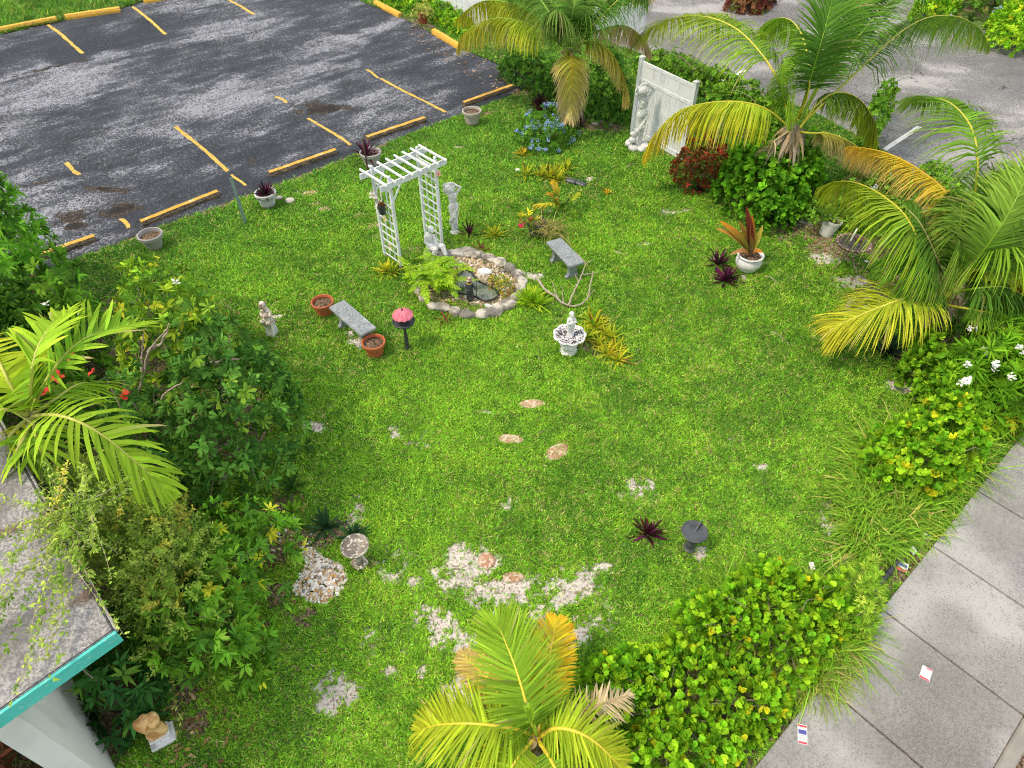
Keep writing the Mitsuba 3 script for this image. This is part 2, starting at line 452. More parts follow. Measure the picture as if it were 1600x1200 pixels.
def lot_col(p, n, uv):
    x, y = p.x - float(LOTO[0]), p.y - float(LOTO[1])
    a = x * float(EA[0]) + y * float(EA[1])
    b = -(x * float(EB[0]) + y * float(EB[1]))           # metres into the lot from its kerb side
    warp = fbm(p.x * .7, p.y * .7, 2.0) - .5
    big = fbm(a * .33 + warp * 1.2, b * .55 + warp * 1.5, 5.0, octaves=4)
    mid = fbm(a * 1.1 + 9, b * 2.4 + 4, 7.0, octaves=3)
    sp = noise(p.x * 34, p.y * 34)
    sp2 = noise(p.x * 75, p.y * 75)
    fade = smoothstep(1.5, 4.5, b) * (1 - smoothstep(9.5, 13.0, b))
    streak = noise(a * .9 + warp * 3, b * 7 + 3)
    worn = smoothstep(.25, .78, big * .56 + mid * .30 + streak * .10 + fade * .12 - .03)
    g = sp * .45 + sp2 * .35 + noise(p.x * 14, p.y * 14) * .2
    m = smoothstep(.46, .86, g + (worn - .5) * .46) * dr.minimum(worn * 1.3, 1)
    col = mix((.010, .015, .022), (.022, .030, .042), sp2)
    col = mix(col, (.055, .062, .08), worn * .75)
    col = mix(col, (.27, .29, .335), dr.clip(m, 0, .9))
    col = mix(col, (.12, .125, .14), smoothstep(.76, .90, sp) * .5)
    h = smoothstep(.42, .62, spots(p, HOLES) + (noise(p.x * 6, p.y * 6) - .5) * .7)
    col = mix(col, mix((.012, .009, .007), (.085, .062, .042), smoothstep(.35, .8, sp2 * .5 + sp * .5)), h * .93)
    col = mix(col, (.006, .005, .004), smoothstep(.66, .86, spots(p, HOLES) + (noise(p.x * 8, p.y * 8) - .5) * .4) * .8)
    f1, f2, _ = voronoi(p.x * .8 + warp * 1.3, p.y * .8 + fbm(p.x * 3, p.y * 3, 9.0) * .6)
    crack = (1 - smoothstep(.0, .030, f2 - f1)) * smoothstep(.42, .56, fbm(p.x * .45, p.y * .45, 4.0))
    return mix(col, (.012, .012, .014), crack * .9)


scene['lot_asphalt'] = pr(proc(lot_col), .8, bump=lambda p, n, uv: noise(p.x * 55, p.y * 55) * .008, specular=.35)


def street_col(p, n, uv):
    warp = fbm(p.x * 1.1, p.y * 1.1, 2.0) - .5
    big = fbm(p.x * .5 + warp, p.y * .9, 5.0)
    sp = noise(p.x * 45, p.y * 45)
    col = mix((.10, .102, .107), (.19, .193, .20), smoothstep(.3, .7, big * .6 + sp * .4))
    col = mix(col, (.31, .312, .315), smoothstep(.54, .74, big + (sp - .5) * .25) * .7)
    f1, f2, _ = voronoi(p.x * .55 + warp * 1.6, p.y * .55 + fbm(p.x * 2, p.y * 2, 9.0) * .8)
    g1, g2, _ = voronoi(p.x * 2.1 + warp * 2, p.y * 2.1)
    crack = dr.maximum(1 - smoothstep(0, .022, f2 - f1), (1 - smoothstep(0, .04, g2 - g1)) * smoothstep(.55, .65, fbm(p.x * .6, p.y * .6, 3.0)) * .8)
    return mix(col, (.03, .029, .028), crack * .85)


scene['old_asphalt'] = pr(proc(street_col), .9, bump=lambda p, n, uv: noise(p.x * 45, p.y * 45) * .008)


def walk_col(p, n, uv):
    big = fbm(p.x * 1.3, p.y * 1.3, 5.0, octaves=4)
    sp = noise(p.x * 70, p.y * 70)
    s2 = noise(p.x * 105, p.y * 105)
    col = mix((.245, .248, .25), (.355, .36, .362), smoothstep(.25, .75, big))
    col = mix(col, (.07, .067, .062), smoothstep(.46, .74, sp * .3 + s2 * .5 + noise(p.x * 28, p.y * 28) * .2 + (.5 - big) * .3) * .45)
    return mix(col, (.12, .115, .11), smoothstep(.48, .74, fbm(p.x * .9 + 7, p.y * .9, 8.0)) * (.3 + .5 * s2))


scene['pavement_concrete'] = pr(proc(walk_col), .9, bump=lambda p, n, uv: noise(p.x * 70, p.y * 70) * .004)
scene['kerb_concrete'] = pr(proc(lambda p, n, uv: mix((.16, .155, .145), (.32, .31, .285), fbm(p.x * 6, p.y * 6, p.z * 6))), .9)


def roof_col(p, n, uv):
    g = noise(p.x * 62, p.y * 62)
    h = noise(p.x * 120, p.y * 120 + 3)
    b = fbm(p.x * 1.6, p.y * 1.6, 4.0)
    col = mix((.19, .186, .192), (.37, .366, .376), smoothstep(.28, .75, g * .55 + h * .45))
    col = mix(col, (.11, .105, .105), smoothstep(.54, .72, b) * .6)
    st = spots(p, [(-3.55, 2.98, .42, .10, 44, 1), (-4.35, 3.72, .4, .16, 80, 1), (-4.7, 3.5, .3, .1, 30, .8)])
    return mix(col, mix((.05, .035, .03), (.2, .12, .07), g), smoothstep(.3, .8, st + (b - .5) * .5) * .85)


scene['gravel_roof'] = pr(proc(roof_col), .95, bump=lambda p, n, uv: noise(p.x * 62, p.y * 62) * .008)
scene['teal_paint'] = pr(proc(lambda p, n, uv: mix(mix((.05, .46, .42), (.10, .56, .52), fbm(p.x * 5, p.y * 5, p.z * 9)), (.4, .6, .57), smoothstep(.70, .85, noise(p.x * 40, p.y * 40, p.z * 40)) * .4)), .45)
scene['white_stucco'] = pr(proc(lambda p, n, uv: mix((.60, .635, .645), (.68, .70, .71), fbm(p.x * 4, p.y * 4, p.z * 2)) * (1 - .12 * smoothstep(.5, .8, fbm(p.x * 5, p.y * 5, p.z * 1.5)))), .75,
                           bump=lambda p, n, uv: fbm(p.x * 30, p.y * 30, p.z * 30) * .004)
scene['white_vinyl'] = pr(proc(lambda p, n, uv: mix((.58, .625, .68), (.66, .70, .735), fbm(p.x * 3, p.y * 3, p.z * 3)) * (1 - .18 * smoothstep(.55, .75, fbm(p.x * 14, p.y * 14, p.z * 3)))), .38)


def stone_col(p, n, uv):
    b = fbm(p.x * 9, p.y * 9, p.z * 9, octaves=4)
    f = noise(p.x * 48, p.y * 48, p.z * 48)
    col = mix((.48, .505, .515), (.66, .68, .69), smoothstep(.3, .65, b))
    return mix(col, (.22, .23, .24), smoothstep(.56, .76, b * .5 + f * .5) * .75)


scene['white_cast_stone'] = pr(proc(stone_col), .75, bump=lambda p, n, uv: fbm(p.x * 40, p.y * 40, p.z * 40) * .006)
scene['dirty_basin'] = pr(proc(lambda p, n, uv: mix((.035, .035, .045), (.55, .55, .56), smoothstep(.42, .62, noise(p.x * 62, p.y * 62, p.z * 20) * .6 + fbm(p.x * 12, p.y * 12, 1.0) * .4))), .8)
scene['grey_cast_stone'] = pr(proc(lambda p, n, uv: mix(mix((.14, .125, .11), (.34, .31, .28), smoothstep(.3, .7, fbm(p.x * 11, p.y * 11, p.z * 11))), (.62, .6, .57), smoothstep(.6, .75, noise(p.x * 40, p.y * 40, p.z * 40)) * .6)), .9,
                              bump=lambda p, n, uv: fbm(p.x * 40, p.y * 40, p.z * 40) * .008)
scene['aged_cream_stone'] = pr(proc(lambda p, n, uv: mix(mix((.30, .25, .19), (.66, .62, .55), smoothstep(.35, .6, fbm(p.x * 14, p.y * 14, p.z * 14))), (.10, .075, .05), smoothstep(.58, .72, noise(p.x * 36, p.y * 36, p.z * 36)) * .7)), .85)
scene['limestone'] = pr(proc(lambda p, n, uv: mix(mix((.26, .24, .20), (.48, .455, .41), smoothstep(.3, .65, fbm(p.x * 9, p.y * 9, p.z * 9))), (.12, .115, .105), smoothstep(.44, .60, fbm(p.x * 5 + 3, p.y * 5, p.z * 12)) * .8)), .9,
                        bump=lambda p, n, uv: fbm(p.x * 30, p.y * 30, p.z * 30) * .02)
scene['granite'] = pr(proc(lambda p, n, uv: mix(mix((.12, .145, .16), (.27, .31, .335), smoothstep(.25, .75, noise(p.x * 75, p.y * 75, p.z * 75))), (.34, .375, .39), smoothstep(.5, .75, fbm(p.x * 5, p.y * 5, p.z * 5)) * .55)), .55)
scene['terracotta'] = pr(proc(lambda p, n, uv: mix((.33, .075, .028), (.45, .135, .055), fbm(p.x * 9, p.y * 9, p.z * 14))), .7)
scene['flagstone'] = pr(proc(lambda p, n, uv: mix(mix((.36, .20, .13), (.46, .32, .23), smoothstep(.3, .7, fbm(p.x * 6, p.y * 6, 2.0))), (.58, .52, .43), smoothstep(.55, .7, noise(p.x * 30, p.y * 30)) * .6)), .9,
                        bump=lambda p, n, uv: fbm(p.x * 22, p.y * 22, 0.0) * .015)
scene['grey_plastic'] = pr(proc(lambda p, n, uv: mix((.25, .245, .255), (.36, .355, .37), fbm(p.x * 7, p.y * 7, p.z * 16))), .55)
scene['pale_plastic'] = pr(proc(lambda p, n, uv: mix((.32, .34, .36), (.46, .49, .51), smoothstep(.3, .7, fbm(p.x * 9, p.y * 9, p.z * 12)))), .5)
scene['beige_plastic'] = pr(proc(lambda p, n, uv: mix((.29, .262, .235), (.40, .37, .335), fbm(p.x * 7, p.y * 7, p.z * 16))), .6)
scene['red_plastic'] = pr(proc(lambda p, n, uv: mix((.22, .045, .025), (.34, .08, .045), fbm(p.x * 9, p.y * 9, p.z * 9))), .6)
scene['white_glaze'] = pr(proc(lambda p, n, uv: mix((.52, .55, .56), (.62, .635, .64), smoothstep(.3, .6, fbm(p.x * 6, p.y * 6, p.z * 6)))), .2, clearcoat=.4)
scene['potting_soil'] = pr(proc(lambda p, n, uv: mix((.035, .022, .014), (.22, .15, .09), smoothstep(.35, .8, noise(p.x * 70, p.y * 70)))), .95)
scene['black_iron'] = pr(proc(lambda p, n, uv: mix((.016, .019, .024), (.05, .056, .068), fbm(p.x * 16, p.y * 16, p.z * 16))), .5)
scene['slate_iron'] = pr(proc(lambda p, n, uv: mix((.032, .038, .048), (.075, .085, .10), fbm(p.x * 12, p.y * 12, p.z * 12))), .5)
scene['pink_paint'] = pr(proc(lambda p, n, uv: mix((.48, .085, .15), (.64, .20, .27), fbm(p.x * 16, p.y * 16, p.z * 16))), .5)


def stop_col(p, n, uv):
    w = fbm(p.x * 8, p.y * 8, p.z * 20)
    f = noise(p.x * 45, p.y * 45, p.z * 45)
    top = mix(mix((.44, .235, .022), (.60, .36, .045), w), (.55, .5, .42), smoothstep(.60, .74, w * .6 + f * .4) * .8)
    side = mix((.035, .03, .027), (.20, .15, .09), smoothstep(.3, .7, w * .5 + f * .5))
    return mix(side, top, smoothstep(.45, .6, n.z + (w - .5) * .35))


scene['stop_paint'] = pr(proc(stop_col), .75)
scene['stop_paint_fresh'] = pr(proc(lambda p, n, uv: mix(mix((.54, .29, .028), (.68, .41, .05), fbm(p.x * 7, p.y * 7, p.z * 12)), (.28, .2, .1), smoothstep(.62, .75, fbm(p.x * 22, p.y * 22, p.z * 22)))), .7)
scene['line_paint'] = pr(proc(lambda p, n, uv: mix(mix((.46, .28, .04), (.58, .39, .075), noise(p.x * 20, p.y * 20)), (.10, .09, .085), smoothstep(.60, .74, fbm(p.x * 14, p.y * 14, 3.0) * .6 + noise(p.x * 60, p.y * 60) * .4))), .8)
scene['white_line_paint'] = pr(proc(lambda p, n, uv: mix((.62, .63, .65), (.3, .3, .31), smoothstep(.62, .78, fbm(p.x * 14, p.y * 14, 3.0) * .6 + noise(p.x * 60, p.y * 60) * .4))), .7)
scene['green_metal'] = pr(proc(lambda p, n, uv: mix((.12, .20, .19), (.24, .32, .30), fbm(p.x * 9, p.y * 9, p.z * 9))), .6)
scene['bark'] = pr(proc(lambda p, n, uv: mix((.12, .095, .07), (.32, .28, .22), fbm(p.x * 30, p.y * 30, p.z * 9))), .95)
scene['dead_wood'] = pr(proc(lambda p, n, uv: mix((.22, .18, .14), (.48, .42, .35), fbm(p.x * 25, p.y * 25, p.z * 25))), .9)
scene['rust_wood'] = pr(proc(lambda p, n, uv: mix((.045, .028, .02), (.12, .07, .045), fbm(p.x * 20, p.y * 20, p.z * 9))), .85)
scene['liner'] = pr((.022, .025, .03), .35)
scene['pond_water'] = pr(proc(lambda p, n, uv: mix((.13, .15, .115), (.03, .05, .015), smoothstep(.60, .68, fbm(p.x * 7 + 2, p.y * 7, 1.0)))), .05, specular=.8)
scene['mosaic'] = pr(proc(lambda p, n, uv: mix((.025, .02, .02), (.07, .055, .05), noise(p.x * 40, p.y * 40))), .6)
scene['tan_metal'] = pr(proc(lambda p, n, uv: mix((.20, .14, .09), (.5, .45, .38), smoothstep(.4, .7, noise(p.x * 30, p.y * 30, p.z * 30)))), .6)
scene['pebble_bed'] = pr(proc(lambda p, n, uv: mix((.10, .085, .045), (.36, .30, .19), smoothstep(.3, .75, noise(p.x * 35, p.y * 35)))), .95)

# ------------------------------------------------------------------ the setting: ground, lots, pavement
def line(o, a0, b0, a1, b1):
    return [o[:2] + EA * a + EB * b for a, b in ((a0, b0), (a1, b1))]


key = structure('ground', 'rough weedy ground beyond the lots and the garden', 'ground')
solo(key, sheet(Polygon([(-160, -60), (160, -60), (160, 240), (-160, 240)]), -.03), 'rough_ground')

KO = at(440, 284)[:2]                                                    # kerb side line of the parking lot
lot_pts = [KO - EA * 30, KO + EA * 6.6, at(838, 128)[:2], at(790, 105)[:2], at(724, 78)[:2], at(640, 33)[:2], at(575, 6)[:2], at(575, 6)[:2] - EB * 10,
           at(240, 2)[:2] - EB * 1.5 + EA * 3, at(190, 13)[:2], at(95, 33)[:2], at(0, 54)[:2], at(0, 54)[:2] - EA * 12, KO - EA * 30 - EB * 16]
lot = wob(Polygon(lot_pts).buffer(0), .10, 2)
key = structure('parking_lot', 'dark worn asphalt parking lot with whitish scuffed patches, cracks and muddy potholes', 'parking lot')
solo(key, sheet(lot, -.008), 'lot_asphalt')
for pa, pb, w in [((275, 197), (356, 267), .11), ((432, 150), (448, 160), .10), ((482, 184), (548, 226), .10), ((572, 108), (592, 121), .09), ((594, 121.5), (695, 175), .10), ((75, 38), (130, 83), .12),
                  ((207, 10), (260, 53), .12), ((358, 0), (398, 22), .12), ((102, 254), (124, 273), .11), ((188, 341), (203, 355), .1), ((362, 272), (383, 290), .08), ((785, 122), (797, 132), .06)]:
    p, q = at(*pa)[:2], at(*pb)[:2]
    r_ = np.random.default_rng(int(pa[0]))
    t = np.linspace(0, 1, 18)[:, None]
    c = p + (q - p) * t
    nn = np.array([-(q - p)[1], (q - p)[0]]) / np.linalg.norm(q - p)
    e = w / 2 * (1 + r_.uniform(-.28, .12, (2, 18)))
    c = c + nn * (.02 * np.sin(np.linspace(0, 5, 18) + pa[0]))[:, None]
    part(key, 'painted_line', sheet(Polygon(np.vstack([c + nn * e[0][:, None], (c - nn * e[1][:, None])[::-1]])).buffer(0), -.004), 'line_paint')

SO = at(1342, 997)[:2]                                                   # hedge side edge of the pavement
SA = math.radians(41.3)
SE, SF = np.array([math.cos(SA), math.sin(SA)]), np.array([math.sin(SA), -math.cos(SA)])
walk_edge = [SO + SE * a for a in (-9, 9)]
street_pts = [at(930, 55)[:2], at(1000, 85)[:2], at(1085, 112)[:2], at(1122, 131)[:2], at(1260, 170)[:2], at(1385, 238)[:2], at(1440, 290)[:2], at(1520, 333)[:2], at(1570, 372)[:2], at(1592, 405)[:2], at(1640, 425)[:2],
              at(1640, 425)[:2] + [14, 12], [30, 28], at(1640, 68)[:2], at(1520, 40)[:2], at(1440, 5)[:2], at(1300, -40)[:2], at(1060, -20)[:2]]
street = wob(Polygon(street_pts).buffer(0), .06, 4)
key = structure('road', 'pale grey cracked asphalt lot behind the palms', 'road')
solo(key, sheet(street, -.008), 'old_asphalt')
for pa, pb, w in [((1100, 140), (1165, 109), .12), ((1370, 241.5), (1437, 197.5), .13), ((1505, 336), (1606, 250), .13), ((1571, 363), (1598, 400), .12)]:
    p, q = at(*pa)[:2], at(*pb)[:2]
    nn = np.array([-(q - p)[1], (q - p)[0]]) / np.linalg.norm(q - p) * w / 2
    part(key, 'painted_line', sheet(Polygon([p + nn, q + nn, q - nn, p - nn]), -.004), 'white_line_paint')

lawn = Polygon([KO - EA * 26 + EB * .02, KO + EA * 8, at(838, 128)[:2], at(790, 105)[:2], at(724, 78)[:2], at(640, 33)[:2], at(575, 6)[:2], at(575, 6)[:2] - EB * 10, at(900, -30)[:2], at(930, 20)[:2]] + street_pts[:11] +
               [at(1640, 425)[:2] + [2, -1], walk_edge[1], walk_edge[0], (-9, -4), (-16, -4)]).buffer(0)
lawn = lawn.difference(lot).difference(street)
left_verge = Polygon([at(0, 54)[:2] - EA * 12, at(0, 54)[:2], at(95, 33)[:2], at(190, 13)[:2], at(240, 2)[:2] - EB * 1.5 + EA * 3, at(240, 2)[:2] - EB * 6 + EA * 3, at(0, 54)[:2] - EA * 14 - EB * 9]).buffer(0).difference(lot)
key = structure('lawn_soil', 'sandy bare soil showing through the thin lawn', 'ground')
gx = sheet(lawn, 0.0)
solo(key, gx, 'soil')
key = structure('verge_soil', 'soil of the grass verge beyond the far yellow wheel stops', 'ground')
solo(key, sheet(left_verge, 0.0), 'soil')

# pavement: slabs of concrete as parts, joints open
key = structure('pavement', 'concrete pavement of square slabs along the hedge', 'pavement')
bed = Polygon([SO + SE * -9 + SF * .01, SO + SE * 9 + SF * .01, SO + SE * 9 + SF * 2.2, SO + SE * -9 + SF * 2.2])
solo(key, extrude(bed, .035, -.03), 'potting_soil')
j0 = float(np.dot(at(1399, 971)[:2] - SO, SE))
for i in range(-6, 6):
    a0, a1 = j0 + i * 1.405, j0 + (i + 1) * 1.405
    m = box((a0 + a1) / 2, .86, .01, a1 - a0 - .024, 1.72, .056, bevel=.008)
    part(key, 'slab', m, 'pavement_concrete', to=T().translate([*map(float, SO), float(.002 * (i % 3))]).rotate([0, 0, 1], math.degrees(SA)).scale([1, -1, 1]))
for i in range(-4, 3):
    a0, a1 = j0 + i * 2.81, j0 + (i + 1) * 2.81
    part(key, 'kerb_stone', box((a0 + a1) / 2, 1.81, -.03, a1 - a0 - .012, .155, .14, bevel=.02), 'kerb_concrete', to=T().translate([*map(float, SO), 0.0]).rotate([0, 0, 1], math.degrees(SA)).scale([1, -1, 1]))
gut = Polygon([SO + SE * -9 + SF * 1.9, SO + SE * 12 + SF * 1.9, SO + SE * 12 + SF * 9, SO + SE * -9 + SF * 9])
key = structure('street', 'street asphalt below the pavement kerb', 'road')
solo(key, sheet(gut, -.025), 'old_asphalt')

# ------------------------------------------------------------------ grass: leaf blades over the lawn
NOGRASS = [wpoly([(652, 432), (655, 460), (690, 488), (735, 500), (790, 488), (815, 455), (810, 430), (780, 405), (735, 392), (690, 398)]).buffer(-.05)]


def grass(key, poly, dens, seed, L=(.045, .10), W=(.009, .016)):
    r = np.random.default_rng(seed)
    x0, y0, x1, y1 = poly.bounds
    n = int(dens * (x1 - x0) * (y1 - y0))
    P = np.column_stack([r.uniform(x0, x1, n), r.uniform(y0, y1, n)])
    # what no camera near the photograph's could see is left out
    dist = np.sqrt((P ** 2).sum(1) + HC ** 2)
    keep = (r.uniform(size=n) < (9.5 / dist) ** 1.1) & (np.abs(P[:, 0]) < 1.2 + (P[:, 1] + 8) * .80) & (P[:, 1] > 1.0)
    P, dist = P[keep], dist[keep]
    P = P[shapely.contains_xy(poly, P[:, 0], P[:, 1])]
    for g in NOGRASS:
        P = P[~shapely.contains_xy(g, P[:, 0], P[:, 1])]
    s, d = np_bare(P)
    thin = np_noise(P[:, 0] * 3.1 + 11, P[:, 1] * 3.1) * .5 + np_noise(P[:, 0] * 14, P[:, 1] * 14) * .5
    P = P[r.uniform(size=len(P)) > np.maximum(np.maximum(s * .97, d * .93), .40 * np_step(.52, .80, thin))]
    N = len(P)
    dist = np.sqrt((P ** 2).sum(1) + HC ** 2)
    g1 = meshkit.fbm(np.column_stack([P * .55, np.zeros(N)]), 3, 4)
    g2 = meshkit.fbm(np.column_stack([P * 2.6, np.ones(N)]), 3, 9)
    g3 = np_noise(P[:, 0] * 11 + 3, P[:, 1] * 11)
    g4 = np_noise(P[:, 0] * 24 + 1, P[:, 1] * 24)
    lush = np_step(13.5, 6.0, np.hypot(P[:, 0] - 2.2, (P[:, 1] - 5.5) * 1.0))[:, None]   # the middle of the lawn is a lighter, yellower turf
    t = np_step(.30, .70, g1 * .38 + g2 * .26 + g3 * .18 + g4 * .18)[:, None]
    c = np.array([.056, .168, .024]) * (1 - t) + np.array([.140, .335, .036]) * t
    c = c * (np.array([.78, .80, .90]) * (1 - lush) + np.array([1.36, 1.18, .85]) * lush)
    yel = (r.uniform(size=N) < .08 + .22 * np_step(.55, .75, g2))[:, None]
    c = np.where(yel, c * .4 + np.array([.29, .39, .05]) * .6, c)
    dry = (r.uniform(size=N) < .04 + .16 * np_step(.52, .75, g3 * .5 + (1 - g1) * .5))[:, None]
    c = np.where(dry, np.array([.30, .26, .12]), c)
    c = c * r.lognormal(-.04, .40, (N, 1))
    sc = (dist / 9.5) ** .55 * (.75 + .5 * g2)
    ang = r.uniform(0, 2 * np.pi, N)
    el = np.radians(r.uniform(2, 55, N))
    D = np.column_stack([np.cos(ang) * np.cos(el), np.sin(ang) * np.cos(el), np.sin(el)])
    S = np.column_stack([-np.sin(ang), np.cos(ang), r.normal(0, .25, N)])
    l, w = r.uniform(*L, N) * sc, r.uniform(*W, N) * sc
    z = r.uniform(0, .022, N)
    B = np.column_stack([P, z])
    V = np.stack([B - S * (w * .5)[:, None], B + S * (w * .5)[:, None], B + D * l[:, None]], 1).reshape(-1, 3)
    F = np.arange(3 * N).reshape(-1, 3)
    solo(key, (V, F, np.repeat(c, 3, 0).clip(0, .8)), 'foliage')


key = thing('grass', 'short bright green weedy lawn grass across the garden', 'grass', kind='stuff')
grass(key, lawn.difference(Polygon([(-20, -5), (-20, 1.2), (20, 1.2), (20, -5)])), 8000, 3, L=(.024, .066), W=(.011, .021))
key = thing('verge_grass', 'grass on the verge beyond the far yellow wheel stops', 'grass', kind='stuff')
grass(key, left_verge, 5000, 4, L=(.06, .13), W=(.012, .02))

# ------------------------------------------------------------------ parking furniture
stop_mesh = trimesh.convex.convex_hull(np.array([(x, y, z) for x in (-.925, .925) for y, z in ((-.085, -.01), (.085, -.01), (.085, .055), (-.085, .055), (.06, .115), (-.06, .115))]))
stop_mesh = stop_mesh.subdivide_to_size(.12)
stop_mesh.vertices += (meshkit.fbm(stop_mesh.vertices * 9, 3, 2)[:, None] - .5) * .012
SD, SDF = shape(stop_mesh, 'stop_paint', 30), shape(stop_mesh, 'stop_paint_fresh', 30)
STOPS = [((83, 397), (150, 374), SD, 1.0, 'yellow topped wheel stop half hidden by the bushy tree at the lot corner'),
         ((222, 352), (342, 304), SD, 1.0, 'yellow topped wheel stop just above the empty grey pot'),
         ((422, 275), (525, 239), SD, 1.0, 'yellow topped wheel stop right of the green post, nearest the blue grey planter'),
         ((575, 219), (663, 189), SD, 1.0, 'yellow topped wheel stop behind the grey pot with the brown stake'),
         ((725, 165), (800, 138), SD, 1.0, 'yellow topped wheel stop beside the beige pot'),
         ((0, 50), (90, 32), SDF, 1.3, 'bright yellow wheel stop at the far left edge of the lot'),
         ((102, 30), (190, 17), SDF, 1.3, 'bright yellow wheel stop second along the far left verge'),
         ((228, 4), (300, -8), SDF, 1.2, 'bright yellow wheel stop cut by the top edge above the far stall lines'),
         ((588, 7), (625, 26), SDF, 1.2, 'chipped yellow wheel stop at the top of the lot before the red pot'),
         ((676, 50), (722, 78), SDF, 1.2, 'chipped yellow wheel stop between the red pot and the palm')]
for pa, pb, d, s, lab in STOPS:
    p, q = at(*pa)[:2], at(*pb)[:2]
    c, ang = (p + q) / 2, math.atan2(*(q - p)[::-1])
    if pa[0] == 83:
        c = q - (q - p) / np.linalg.norm(q - p) * .92
    k = thing('wheel_stop', lab, 'wheel stop', 'wheel stops around the parking lot')
    scene[k] = {**d, 'to_world': T().translate([*map(float, c), -.006]).rotate([0, 0, 1], math.degrees(ang)).scale([1.0, s, s])}
# sign post without its sign
b = at(384, 350)
k = thing('post', 'slim green grey metal post standing in the lawn by the parking lot', 'post')
u_ = Polygon([(-.035, -.012), (.035, -.012), (.035, .012), (.022, .012), (.022, 0), (-.022, 0), (-.022, .012), (-.035, .012)])
solo(k, extrude(u_, 1.13, -.01), 'green_metal', to=place(*b[:2], 0, 25))

# ------------------------------------------------------------------ pots and planters
POTS = {
    'wide': [(0, .0), (.125, .0), (.20, .235), (.205, .24), (.225, .245), (.232, .30), (.222, .315), (.205, .312), (.195, .25), (0, .25)],
    'terra': [(0, 0), (.12, 0), (.165, .21), (.172, .215), (.188, .22), (.198, .275), (.19, .285), (.172, .282), (.160, .24), (0, .24)],
    'ribbed': [(0, 0), (.135, 0), (.15, .06), (.16, .065), (.17, .15), (.18, .155), (.195, .27), (.2, .275), (.232, .285), (.235, .335), (.222, .345), (.2, .34), (.188, .29), (0, .29)],
    'bulb': [(0, 0), (.12, 0), (.17, .04), (.225, .14), (.235, .2), (.215, .265), (.195, .29), (.205, .305), (.235, .315), (.24, .335), (.225, .345), (.2, .335), (.185, .30), (0, .30)],
    'bucket': [(0, 0), (.115, 0), (.15, .25), (.158, .25), (.16, .30), (.15, .30), (.144, .25), (0, .24)],
    'small': [(0, 0), (.10, 0), (.13, .17), (.145, .175), (.148, .22), (.135, .22), (.125, .18), (0, .18)]}
POT_DICT = {}


def pot(px, py, kind, mat, name, label, s=1.0, group=None, tilt=(0, 0), soil=True):
    """A pot whose base stands at the given point; its soil is a part."""
    prof = POTS[kind]
    rim, inner = prof[:-1], prof[-1]
    if (kind, mat) not in POT_DICT:
        m = lathe(rim, 36)
        POT_DICT[kind, mat] = shape(m, mat, 35)
        r_, z_ = rim[-1]
        sm = lathe([(0, z_ - .012), (r_ * .35, z_ - .004), (r_ * .7, z_ - .014), (r_ + .004, z_ - .02)], 24)
        sm.vertices[:, 2] += (meshkit.fbm(sm.vertices * 22, 3, 5) - .5) * .02
        POT_DICT[kind, 'soil'] = shape(sm, 'potting_soil', True)
    b = at(px, py)
    to = T().translate([float(b[0]), float(b[1]), .0]).rotate([1, 0, 0], tilt[0]).rotate([0, 1, 0], tilt[1]).scale(s)
    k = thing(name, label, 'pot' if 'bucket' not in name else 'bucket', group)
    part(k, 'shell', POT_DICT[kind, mat], None, to=to)
    part(k, 'soil', POT_DICT[kind, 'soil'], None, to=to)
    return np.array([b[0], b[1], rim[-1][1] * s])


pot(243, 387, 'wide', 'grey_plastic', 'flower_pot', 'round grey pot with weedy soil at the lot edge, leftmost of the grey pots', s=1.12)
PB = pot(420, 322, 'ribbed', 'pale_plastic', 'flower_pot', 'pale blue grey planter holding a dark purple rosette plant right of the green post', s=1.05)
PC = pot(582, 260, 'ribbed', 'grey_plastic', 'flower_pot', 'tall ribbed grey pot with a brown stake before it, behind the white arbor', s=1.15)
pot(738, 194, 'ribbed', 'beige_plastic', 'flower_pot', 'empty beige pot beside the rightmost near wheel stop', s=1.15)
pot(661, 36, 'bucket', 'red_plastic', 'flower_pot', 'small dark red pot under straggly weeds at the far lot edge', s=1.15)
pot(508, 490, 'terra', 'terracotta', 'flower_pot', 'terracotta pot of dry soil at the left end of the grey bench', s=1.08)
pot(587, 553, 'terra', 'terracotta', 'flower_pot', 'terracotta pot of dry soil at the front end of the grey bench', s=1.08)
PW = pot(1166, 421, 'bulb', 'white_glaze', 'flower_pot', 'round bellied white glazed pot holding the bronze leaved plant', s=1.12)
PK = pot(1290, 366, 'bucket', 'white_glaze', 'bucket', 'tilted white plastic bucket under a green shrub', s=1.25, tilt=(0, 8))
pot(838, 366, 'small', 'slate_iron', 'flower_pot', 'low dark blue pot with red flowers and trailing stems behind the second bench', s=1.5)
b = at(575, 268)
k = thing('stake', 'thin dark brown stake standing before the tall ribbed grey pot', 'stake')
solo(k, box(0, 0, .43, .035, .03, .86, bevel=.006), 'rust_wood', to=place(b[0], b[1], 0, 20))


# ------------------------------------------------------------------ garden ornaments
def rect_frame(pts, z):
    """Centre, long axis angle, length and width of a quadrilateral seen at height z."""
    q = np.array([at(px, py, z)[:2] for px, py in pts])
    c = q.mean(0)
    e = (q[2] - q[1] + q[3] - q[0]) / 2
    w = np.linalg.norm((q[1] - q[0] + q[2] - q[3]) / 2)
    return c, math.degrees(math.atan2(e[1], e[0])), np.linalg.norm(e), w


LEGP = Polygon([(-.15, 0), (.15, 0), (.15, .05), (.105, .09), (.085, .17), (.10, .27), (.15, .33), (.15, .37), (-.15, .37), (-.15, .33), (-.10, .27), (-.085, .17), (-.105, .09), (-.15, .05)])


